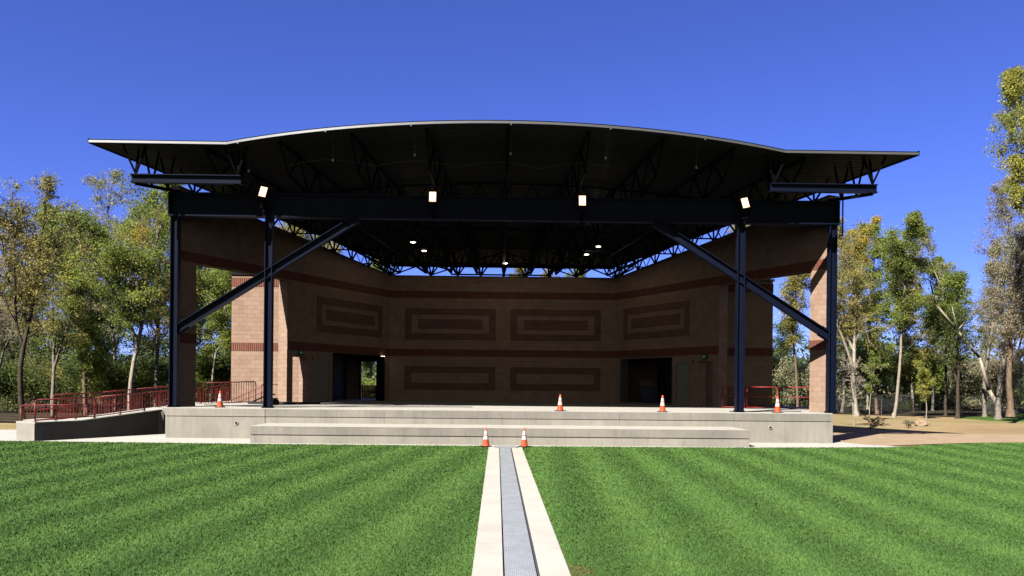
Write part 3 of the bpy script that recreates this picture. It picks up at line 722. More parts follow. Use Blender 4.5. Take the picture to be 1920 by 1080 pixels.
# rain pipe at the right end of the girder
m = MB(); m.path([(CX+12.8,30.2,EYE+7.4),(CX+12.8,30.2,EYE+5.75),(CX+12.66,30.2,EYE+5.7)], 0.03); part(m, 'rain_pipe', M_BLACK)

# ------------------------------------------------------------------ lights on the building
floods = [(-8.93,492,362,'flood light over the left inner post, tilted left',12), (-2.52,808,370,'flood light on the girder, second from the left',0),
          (3.15,1089,376,'flood light on the girder, third from the left',0), (9.2,1397,379,'flood light over the right inner post, tilted right',-12)]
for x, px, py, lab, tl in floods:
    D = 29.85; X = wx(px, D); Z = wz(px, py, D)
    e = empty('flood_light', (X, D, Z), 'lit '+lab, 'flood light', 'flood lights on the girder')
    m = MB(); m.box(-.15,.15,0.0,.10,-.22,.22); h = m.build('housing', M_BLACK, e, bevel=0.02)
    m = MB(); m.box(-.10,.10,-.022,-.014,-.165,.165); l = m.build('lens', M_FLOOD, e, bevel=0.004); m = MB(); m.box(-.13,.13,-.012,-.002,-.195,.195); l2 = m.build('reflector', M_REFL, e, bevel=0.004)
    m = MB(); m.box(-.19,-.17,.02,.08,-.42,.05); m.box(.17,.19,.02,.08,-.42,.05); m.box(-.19,.19,.02,.08,-.44,-.42); m.box(-.11,.11,.02,.28,-.60,-.44); m.box(-.04,.04,.05,.26,-.78,-.60)
    br_ = m.build('bracket', M_BLACK, e)
    for k in (h, l, l2): k.rotation_euler = (R(-10), R(tl), 0)
for i, (px, py, ze, lab) in enumerate([(772,455,6.6,'round ceiling downlight nearest the left brace, lit'), (793,471,6.4,'lit round downlight just behind and right of the left one'),
        (945,494,6.12,'lit round downlight at the middle of the ceiling, above the back wall'), (1098,477,6.4,'lit round downlight on the right, the farther of two'), (1120,462,6.6,'lit round downlight on the right, the nearer of two')]):
    D = ze*1500/(hz(px)-py); X = wx(px, D)
    e = empty('ceiling_light', (X, D, EYE+ze), lab, 'downlight', 'round downlights under the roof')
    m = MB(); m.lathe([(0.02,0.22),(0.13,0.2),(0.15,0.02),(0.13,0.0)], 18); m.build('housing', M_BLACK, e, smooth=True)
    m = MB(); m.lathe([(0.0,0.012),(0.115,0.012),(0.115,-0.02),(0.0,-0.045)], 18); m.build('lens', M_DOWN, e, smooth=True)
    m = MB(); m.tube((0,0,.2),(0,0,.95),.015,n=6); m.build('stem', M_BLACK, e)
    pl_ = bpy.data.lights.new('lamp_glow', 'POINT'); pl_.energy = 8; pl_.color = (1,.9,.72); pl_.shadow_soft_size = .1
    lo_ = bpy.data.objects.new('lamp_glow', pl_); col.objects.link(lo_); lo_.parent = e; lo_.location = (0,0,-.12)
e = empty('ceiling_light', (wx(716,42.8), 42.9, SZ+2.42), 'small lit light under the head of the left wide opening', 'downlight')
m = MB(); m.box(-.2,.2,-.06,.06,-.03,.02); m.build('housing', M_BLACK, e); m = MB(); m.lathe([(0.0,-.05),(.14,-.04),(.16,-.03)], 14); m.build('lens', M_DOWN, e)

# exit signs and alarm strobes on the splayed walls
def sign_letters(mb, y):
    """EXIT in bars, 0.20 m wide"""
    st_ = {'E': [((0,0),(0,2)),((0,0),(1,0)),((0,1),(.8,1)),((0,2),(1,2))], 'X': [((0,0),(1,2)),((0,2),(1,0))], 'I': [((.5,0),(.5,2))], 'T': [((.5,0),(.5,2)),((0,2),(1,2))]}
    for i, ch in enumerate('EXIT'):
        for (a, b_), (c_, d_) in st_[ch]:
            x0 = -0.11+i*0.058; mb.bar(Vector((x0+a*.04, y, b_*.05-.05)), Vector((x0+c_*.04, y, d_*.05-.05)), 0.01, 0.004, up=Vector((0,-1,0)))
for side, nm in ((-1, 'left'), (1, 'right')):
    w, S, _ = walls[side]
    A = w.A; d = Vector((math.cos(w.ang), math.sin(w.ang), 0)); inn = Vector((d.y, -d.x, 0))*(1 if side < 0 else -1)
    p = Vector((A.x, A.y, 0))+d*S(36.95)+inn*0.05; p.z = SZ+2.33
    e = empty('exit_sign', p, f'small black exit sign with green lettering above the narrow {nm} passage', 'exit sign', 'exit signs above the side passages')
    e.rotation_euler = (0, 0, math.atan2(inn.y, inn.x)+math.pi/2)
    m = MB(); m.box(-.17,.17,-.03,.04,-.11,.11); m.build('housing', M_SIGN, e, bevel=.01)
    m = MB(); sign_letters(m, -0.034); m.build('lettering', M_SIGNTX, e)
    p = Vector((A.x, A.y, 0))+d*S(37.75)+inn*0.02; p.z = SZ+2.12
    e = empty('fire_strobe', p, f'small red fire alarm strobe with white lens beside the {nm} grey door', 'alarm strobe', 'fire alarm strobes')
    e.rotation_euler = (0, 0, math.atan2(inn.y, inn.x)+math.pi/2)
    m = MB(); m.box(-.06,.06,-.04,.02,-.07,.07); m.build('housing', mat_simple('strobe_red', (.4,.03,.02), .4), e, bevel=.008)
    m = MB(); m.box(-.035,.035,-.06,-.041,-.02,.035); m.build('lens', M_WHITE, e, bevel=.006)

# ------------------------------------------------------------------ cones
def make_cone():
    e = empty('traffic_cone', (0,0,0), 'x', 'traffic cone', 'orange traffic cones')
    H = 0.62
    m = MB(); prof = [(0.125,0.03),(0.118,0.05)]; segs = [0]
    for z, k in ((0.24,0),(0.36,1),(0.395,0),(0.52,1),(H-.0,0)):
        prof.append((0.118+(0.026-0.118)*(z-.05)/(H-.05), z)); segs.append(k)
    prof.append((0.012, H+.004)); segs.append(0)
    body = m.lathe(prof, 24, segs); body.build('cone_body', [M_ORANGE, M_WHITE], e, smooth=True)
    m = MB(); m.prism([(-.17,-.13),(-.13,-.17),(.13,-.17),(.17,-.13),(.17,.13),(.13,.17),(-.13,.17),(-.17,.13)], 0.0, 0.028); m.build('foot', M_RUB, e, bevel=.005)
    return e
def copy_thing(o, parent=None):
    c = o.copy(); col.objects.link(c)
    if parent: c.parent = parent
    for ch in list(o.children): copy_thing(ch, c)
    return c
cone0 = make_cone()
cones = [(416,30.4,SZ,'orange cone on the stage deck between the left column and left inner post',8,(0,0)),
         (1051,29.7,SZ,'orange cone on the stage edge right of centre, in front of the back wall',40,(0,R(-2))),
         (1244,29.75,SZ,'orange cone on the stage edge in front of the right dark opening',70,(0,0)),
         (1462,30.1,SZ,'orange cone on the stage deck beside the red railing and right column',20,(0,0)),
         (912,26.1,0.008,'orange cone on the lawn edge left of the drain cover plate',15,(0,R(1.5))),
         (984,26.1,0.008,'orange cone on the lawn edge right of the drain cover plate',55,(0,R(-1.5)))]
for i, (px, D, z, lab, rz, tl) in enumerate(cones):
    o = cone0 if i == 0 else copy_thing(cone0)
    o.location = (wx(px, D), D, z); o.rotation_euler = (0, 0, R(rz)); o['label'] = lab

# ------------------------------------------------------------------ left ramp wall
rw = empty('ramp_wall', (-15.6, 27.3, 0), 'low concrete ramp wall climbing from the left up to the stage', 'ramp wall')
RA, RBk = Vector((-15.5,27.1,0)), Vector((-12.75,31.6,0))
def zr(p):  # top of wall along its run
    t_ = (p-RA).length/(RBk-RA).length; return 0.56+0.36*max(0, (t_-0.3)/0.7)
m = MB(); prev = None
tt = [0, .15, .3, .45, .6, .75, .9, 1.0]
nrm = Vector((-0.853, 0.522, 0))
for a, b_ in zip(tt, tt[1:]):
    p, q_ = RA.lerp(RBk, a), RA.lerp(RBk, b_)
    m.hexa([(p.x,p.y,-.3),(q_.x,q_.y,-.3),(q_.x+nrm.x*1.1,q_.y+nrm.y*1.1,-.3),(p.x+nrm.x*1.1,p.y+nrm.y*1.1,-.3),(p.x,p.y,zr(p)),(q_.x,q_.y,zr(q_)),(q_.x+nrm.x*1.1,q_.y+nrm.y*1.1,zr(q_)),(p.x+nrm.x*1.1,p.y+nrm.y*1.1,zr(p))])
m.v = [(x+15.6, y-27.3, z) for x, y, z in m.v]; m.build('wall', M_CONC, rw)
m = MB(); prev = None
for a, b_ in zip(tt, tt[1:]):
    p, q_ = RA.lerp(RBk, a), RA.lerp(RBk, b_); o1 = Vector((.853,-.522,0))*.03; o2 = nrm*1.13
    m.hexa([p+o1+Vector((0,0,zr(p)+.003)), q_+o1+Vector((0,0,zr(q_)+.003)), q_+o2+Vector((0,0,zr(q_)+.003)), p+o2+Vector((0,0,zr(p)+.003)),
            p+o1+Vector((0,0,zr(p)+.06)), q_+o1+Vector((0,0,zr(q_)+.06)), q_+o2+Vector((0,0,zr(q_)+.06)), p+o2+Vector((0,0,zr(p)+.06))])
m.v = [(x+15.6, y-27.3, z) for x, y, z in m.v]; m.build('coping', M_DECK, rw)
m = MB(); m.box(-16.25+15.6, -15.62+15.6, 27.35-27.3, 28.4-27.3, -.3, .60); m.box(-16.35+15.6, -15.9+15.6, 27.9-27.3, 28.9-27.3, -.3, .66)
m.build('end_block', M_DECK, rw, bevel=.015)
# ramp slab behind the wall up to the deck
m = MB()
ra = [(-16.6,28.6,.45),(-12.9,31.2,.86),(-11.6,36.9,SZ-.01),(-14.2,37.6,SZ-.01),(-17.0,31.0,.45)]
m.v = [(x,y,z) for x,y,z in ra]+[(x,y,-.3) for x,y,z in ra]; m.f = [(0,1,2,3,4)]+[(i,5+i,5+(i+1)%5,(i+1)%5) for i in range(5)]; m.mi = [0]*6
m.v = [(x+15.6, y-27.3, z) for x, y, z in m.v]; m.build('ramp_slab', M_DECK, rw)

# ------------------------------------------------------------------ railings
def railing(name, pts, hgt, label, pickets=0.11, mid=False, cat='railing', posts=None, rp=0.02, loop=True, base=0.06, paint=None):
    M_RAIL = paint or globals()['M_RAIL']
    """pts: list of world base points (polyline); top rail at hgt, bottom rail at base"""
    o = Vector(pts[0]); e = empty(name, o, label, cat)
    P_ = [Vector(p)-o for p in pts]
    top = MB(); 
    up = Vector((0,0,1)); T = [p+up*hgt for p in P_]; Bm = [p+up*base for p in P_]
    d0 = (T[1]-T[0]).normalized(); d1 = (T[-1]-T[-2]).normalized(); c_ = 0.09
    arc0 = [Bm[0], T[0]-up*c_, T[0]+d0*c_*.3-up*c_*.3, T[0]+d0*c_]; arc1 = [T[-1]-d1*c_, T[-1]-d1*c_*.3-up*c_*.3, T[-1]-up*c_, Bm[-1]]
    if loop: top.path(arc0+T[1:-1]+arc1, rp*1.25, 8)
    else: top.path(T, rp*1.25, 8)
    top.build('top_rail', M_RAIL, e, smooth=True)
    m = MB(); m.path(Bm, rp, 6)
    m.build('bottom_rail', M_RAIL, e, smooth=True)
    if mid: m = MB(); m.path([p+up*(hgt*.56) for p in P_], rp*.9, 6); m.build('middle_rail', M_RAIL, e, smooth=True)
    L = sum((b_-a).length for a, b_ in zip(P_, P_[1:]))
    def at(s_):
        for a, b_ in zip(P_, P_[1:]):
            l = (b_-a).length
            if s_ <= l+1e-6: return a.lerp(b_, min(1, s_/l))
            s_ -= l
        return P_[-1]
    np_ = posts or max(2, int(L/1.5)+1)
    for i in range(np_):
        p = at(L*i/(np_-1)); q_ = MB(); q_.tube(p, p+up*(hgt-0.01 if 0 < i < np_-1 or not loop else base+.02), rp*1.15, n=8); q_.box(p.x-.05,p.x+.05,p.y-.05,p.y+.05,p.z-.002,p.z+.012); q_.build('post', M_RAIL, e, smooth=False)
    if pickets:
        m = MB(); k = int(L/pickets)
        for i in range(1, k): p = at(L*i/k); m.tube(p+up*base, p+up*hgt, 0.013, n=5)
        m.build('pickets', M_RAIL, e)
    return e
def RW(a, z=0.065, off=0.15): p = RA.lerp(RBk, a)+nrm*off; return (p.x, p.y, zr(RA.lerp(RBk, a))+z)
railing('guard_rail', [RW(0.02), RW(0.42)], 0.74, 'dark red pipe railing on the low end of the ramp wall, leftmost of all', pickets=0, mid=True, posts=4)
railing('guard_rail', [RW(0.42, off=.17), RW(0.80,off=.17)], 0.72, 'dark red pipe railing on the ramp wall, nearer the left steel post', pickets=0, mid=True, posts=3)
railing('picket_railing', [(-15.9,28.95,0.52),(-15.1,30.9,.60),(-14.4,32.2,.72),(-12.7,35.2,.98),(-11.1,37.0,SZ)], 0.98, 'long red picket railing climbing the ramp behind the left column', pickets=0.12, posts=8, mid=False)
railing('picket_railing', [(-17.6,29.9,0.25),(-15.2,29.9,.30)], 0.84, 'short red picket railing behind the low end of the ramp wall', pickets=0.12, posts=3)
railing('picket_railing', [(-16.2,32.9,0.42),(-12.9,36.2,.82),(-12.5,37.5,.95)], 0.95, 'red picket railing on the far side of the left ramp', pickets=0.12, posts=6)
railing('stair_rail', [(-10.9,37.2,SZ),(-9.75,36.6,SZ)], 0.86, 'short red handrail against the sunlit left tower next to the inner post', pickets=0, mid=False, posts=3)
hr = MB(); hr.path([Vector((-12.6,37.95,SZ+.05)), Vector((-11.1,37.95,SZ+.75)), Vector((-10.8,37.95,SZ+.75))], .02); hr.path([Vector((-12.3,37.9,SZ-.05)), Vector((-10.7,37.9,SZ+.62))], .018)
hr.path([Vector((-11.7,37.95,SZ)), Vector((-11.7,37.95,SZ+.47))], .018)
tag(hr.build('stair_handrail', M_RAIL), 'sloping red handrail seen through the pickets against the sunlit left tower', 'handrail')
railing('guard_rail', [(10.0,35.3,SZ),(10.9,34.95,SZ)], 0.95, 'sunlit red pipe rail bay left of the others, right behind the right inner post', pickets=0, paint=M_RAIL_SUN, rp=0.022, mid=True, posts=2)
railing('guard_rail', [(10.98,34.9,SZ),(12.1,34.3,SZ)], 0.95, 'sunlit red pipe rail bay in the middle, in front of the right tower edge', pickets=0, paint=M_RAIL_SUN, rp=0.022, mid=True, posts=2)
railing('guard_rail', [(12.18,34.25,SZ),(13.4,33.5,SZ)], 0.95, 'sunlit red pipe rail bay ending behind the right brick column', pickets=0, paint=M_RAIL_SUN, rp=0.022, mid=True, posts=2)
railing('picket_railing', [(10.55,37.95,SZ),(13.6,37.9,SZ)], 0.92, 'dark red picket railing in shade against the right tower', pickets=0.12, posts=3)
# red wooden fence seen through the rear doorway
fe = empty('red_fence', (-8.6,50.2,0), 'red slatted fence seen through the left rear doorway', 'fence')
m = MB()
for i in range(11): m.box(i*.13, i*.13+.115, 0, .03, .05, 1.85)
m.build('slats', M_RAIL, fe)
m = MB(); m.box(-.05,1.5,.03,.08,.4,.5); m.box(-.05,1.5,.03,.08,1.4,1.5); m.build('rail', M_RAIL, fe)
for x in (-.08, 1.48): m = MB(); m.box(x,x+.09,-.02,.09,-.1,1.95); m.build('post', M_RAIL, fe)

# ------------------------------------------------------------------ bits lying on the stage
def cable(name, pts, r, label, mat=M_RUB):
    m = MB(); P_ = [Vector(p) for p in pts]; out = []
    for i in range(len(P_)-1):
        p0 = P_[max(0,i-1)]; p1 = P_[i]; p2 = P_[i+1]; p3 = P_[min(len(P_)-1,i+2)]
        for k in range(6):
            t_ = k/6; out.append(0.5*((2*p1)+(-p0+p2)*t_+(2*p0-5*p1+4*p2-p3)*t_*t_+(-p0+3*p1-3*p2+p3)*t_**3))
    out.append(P_[-1]); m.path(out, r, 6); tag(m.build(name, mat, smooth=True), label, 'cable')
zc = SZ+.018
cable('cable', [(8.95,30.6,zc),(9.3,30.3,zc),(9.9,30.5,zc),(10.6,31.1,zc),(11.2,31.4,zc),(12.0,31.3,zc)], .016, 'thin black cable lying on the deck from the right inner post to the cone')
cable('cable', [(-12.0,33.0,zc),(-11.0,32.2,zc),(-9.9,31.5,zc),(-8.6,31.3,zc),(-6.0,31.9,zc),(-3.2,32.8,zc),(-1.0,33.2,zc)], .014, 'thin dark cable trailing across the deck behind the left inner post')
m = MB()
for i in range(5): m.tube((-10.9+i*.05, 35.2+i*.16, SZ+.05), (-8.3+i*.12, 35.0+i*.14, SZ+.05), 0.045, n=8)
tag(m.build('steel_tubes', M_RUB), 'bundle of dark tubes lying on the deck in front of the left tower', 'tubes')
m = MB(); m.lathe([(.02,0),(.16,0),(.18,.1),(.16,.2),(.05,.22),(.0,.22)], 14, c=(wx(518,34.5),34.5,SZ)); m.lathe([(.10,.22),(.15,.25),(.10,.28)], 14, c=(wx(518,34.5),34.5,SZ))
tag(m.build('tool_bag', M_RUB, smooth=True), 'small black bag on the deck beside the foot of the left inner post', 'bag')
e = empty('storage_bin', (8.15,43.2,SZ), 'dark blue bin with a lid standing in the right wide opening', 'bin')
m = MB(); m.hexa([(-.28,-.25,0),(.28,-.25,0),(.28,.25,0),(-.28,.25,0),(-.34,-.3,.85),(.34,-.3,.85),(.34,.3,.85),(-.34,.3,.85)]); m.build('body', mat_simple('bin_blue', (.03,.05,.09), .5), e, bevel=.02)
m = MB(); m.box(-.36,.36,-.32,.32,.855,.90); m.build('lid', M_RUB, e, bevel=.01)
m = MB(); m.hexa([(-.3,-.2,0),(.3,-.2,0),(.3,.2,0),(-.3,.2,0),(-.3,-.2,.3),(.3,-.2,.3),(.3,.2,.3),(-.3,.2,.3)]); m.box(-.32,.0,-.22,.22,.3,.31); m.box(.01,.32,-.22,.22,.302,.312)
m.v = [(x+8.1, y+43.2, z+SZ+.905) for x, y, z in m.v]; tag(m.build('cardboard_box', M_BROWN, bevel=.006), 'brown cardboard box on top of the bin in the right wide opening', 'box')

# ------------------------------------------------------------------ trees
def leaf_quads(centers, sizes, rg):
    n = len(centers); a = rg.normal(size=(n,3)); a /= np.linalg.norm(a, axis=1)[:,None]
    b = rg.normal(size=(n,3)); b -= (b*a).sum(1)[:,None]*a; b /= np.linalg.norm(b, axis=1)[:,None]
    s = sizes[:,None]; v = np.stack([centers-a*s*.5, centers+b*s*.32, centers+a*s*.5, centers-b*s*.32], 1)
    return v.reshape(-1,3), np.arange(n*4).reshape(n,4)
def tubes_np(segs, n=5):
    """segs: array (k,8) p0 p1 r0 r1"""
    segs = np.array(segs, float); p0 = segs[:,:3]; p1 = segs[:,3:6]; r0 = segs[:,6]; r1 = segs[:,7]
    d = p1-p0; d /= np.maximum(np.linalg.norm(d, axis=1), 1e-6)[:,None]
    ref = np.where(np.abs(d[:,2:3]) > .9, np.array([[1.,0,0]]), np.array([[0,0,1.]])); u = np.cross(d, ref); u /= np.linalg.norm(u, axis=1)[:,None]; w = np.cross(d, u)
    t = np.arange(n)*2*math.pi/n; ct = np.cos(t)[None,:,None]; st_ = np.sin(t)[None,:,None]
    ring = u[:,None,:]*ct+w[:,None,:]*st_
    a = p0[:,None,:]+ring*r0[:,None,None]; b = p1[:,None,:]+ring*r1[:,None,None]
    v = np.concatenate([a, b], 1).reshape(-1, 3); k = len(segs)
    i = np.arange(n); j = (i+1) % n; f = np.stack([i, j, j+n, i+n], 1)[None]+(np.arange(k)*2*n)[:,None,None]
    return v, f.reshape(-1, 4)
def tree(name, px, D, top_py, label, leaf='green', bark='grey', spread=2.6, start=0.3, leaves=9000, lsize=0.17, tr=0.2, lean=0.0, fork=0, prim=22, seed=1, droop=0.0,
         group=None, cat='tree', bushy=0.6, x=None, H=None, twigs=1, patchy=0.35, base=None, offc=0.0, upright=False):
    upright = upright or group in ('trees right of the stage', 'trees behind the bandshell')
    rg = np.random.default_rng(seed); X = wx(px, D) if x is None else x; zb = terrain(X, D) if base is None else base
    H = (wz(px, top_py, D)-zb) if H is None else H
    tr *= 0.72; leaves = int(leaves*(1.5 if leaf == 'dark' else 2.2)); lsize *= .76
    e = empty(name, (X, D, zb), label, cat, group)
    segs = []; cl = []
    def leader(p, d, length, r, n, wob):
        pts = [p.copy()]; rr = [r]
        for i in range(n):
            d = d+rg.normal(0, wob, 3)*np.array([1,1,.3]); d[2] = max(d[2], .35); d /= np.linalg.norm(d)
            q_ = pts[-1]+d*length/n; r1 = r*(1-(i+1)/n*.88); segs.append([*pts[-1], *q_, rr[-1], r1]); pts.append(q_); rr.append(r1)
        return pts, rr, d
    leaders = []
    trunk_l = H*(0.97 if not fork else 0.97)
    pts, rr, d = leader(np.array([0,0,-.1]), np.array([lean, 0, 1.]), trunk_l, tr, 12, 0.06); leaders.append((pts, rr, 1.0))
    for k in range(fork):
        i = 3+int(rg.integers(0, 3)); dd = np.array([rg.choice([-1,1])*rg.uniform(.25,.5), rg.uniform(-.3,.3), 1.]); dd /= np.linalg.norm(dd)
        p2, r2, _ = leader(pts[i], dd, (H-pts[i][2])*rg.uniform(.75,.95), rr[i]*.75, 9, .08); leaders.append((p2, r2, .75))
    # root flare
    segs.append([0,0,-.1,0,0,.35, tr*1.45, tr*1.02])
    for pts, rr, sc in leaders:
        m_ = int(prim*sc); L_ = len(pts)-1
        for k in range(m_):
            t_ = (k+rg.random())/m_; zz = start+(1-start)*t_ if sc == 1.0 else .15+.85*t_
            fi = zz*L_; i = min(L_-1, int(fi)); p = pts[i]+(pts[i+1]-pts[i])*(fi-i); r = (rr[i]+(rr[i+1]-rr[i])*(fi-i))
            shape = (math.sin(math.pi*min(1, .18+.8*t_))**.8) if bushy else 1
            ln = spread*shape*rg.uniform(.55, 1.2); az = rg.uniform(0, 2*math.pi); el = rg.uniform(.25, 1.0)+(0.42 if upright else 0.12)
            d = np.array([math.cos(az)*math.cos(el), math.sin(az)*math.cos(el), math.sin(el)]); n = 4; q0 = p; r0 = min(r*.55, .09)
            for s_ in range(n):
                d = d+rg.normal(0, .22, 3); d[2] += .05-droop*.18; d /= np.linalg.norm(d); q1 = q0+d*ln/n; r1 = r0*.66
                segs.append([*q0, *q1, r0, r1])
                for b2 in range(2 if s_ else 1):
                    d2 = d+rg.normal(0, .65, 3); d2[2] += .12-droop*.35; d2 /= np.linalg.norm(d2); l2 = ln*rg.uniform(.2,.42); q2 = q0+(q1-q0)*rg.random(); e2 = q2+d2*l2
                    segs.append([*q2, *e2, r1*.6, .012])
                    for b3 in range(twigs):
                        d3 = d2+rg.normal(0, .6, 3); d3[2] += .1-droop*.3; d3 /= np.linalg.norm(d3); q3 = q2+(e2-q2)*rg.uniform(.4,1); e3 = q3+d3*l2*.7; segs.append([*q3, *e3, .011, .006])
                        cl.append(e3)
                    cl.append(e2)
                q0, r0 = q1, r1
            cl.append(q0)
    cl = np.array(cl); segs = np.array(segs, float); kz = H/(cl[:,2].max()+bushy*.6); cl[:,2] *= kz; segs[:,2] *= kz; segs[:,5] *= kz
    v, f = tubes_np(segs, 6); np_mesh('trunk', v, f, BARK[bark], e)
    cl = np.array(cl); wgt = rg.random(len(cl))**1.4+.05; wgt[rg.random(len(cl)) < patchy] *= .08; wgt /= wgt.sum()
    idx = rg.choice(len(cl), leaves, p=wgt); rad = bushy*(.35+.65*rg.random(len(cl)))
    off = rg.normal(size=(leaves,3)); off /= np.linalg.norm(off, axis=1)[:,None]; off *= (rg.random(leaves)**.5)[:,None]
    off[:,2] *= (.75+droop*.9)
    c = cl[idx]+off*rad[idx][:,None]; c[:,2] = np.maximum(c[:,2], .25)
    lv, lf = leaf_quads(c, lsize*rg.uniform(.6,1.3,leaves), rg)
    ctone = rg.random(len(cl)); tone = np.clip(.55*ctone[idx]+.45*rg.random(leaves)+(offc if offc else 0), 0, 1)
    np_mesh('crown', lv, lf, LEAF[leaf] if isinstance(leaf, str) else leaf, e, attrs={'tone': tone})
    return e
GL, GR, GB = 'trees left of the stage', 'trees right of the stage', 'trees behind the bandshell'
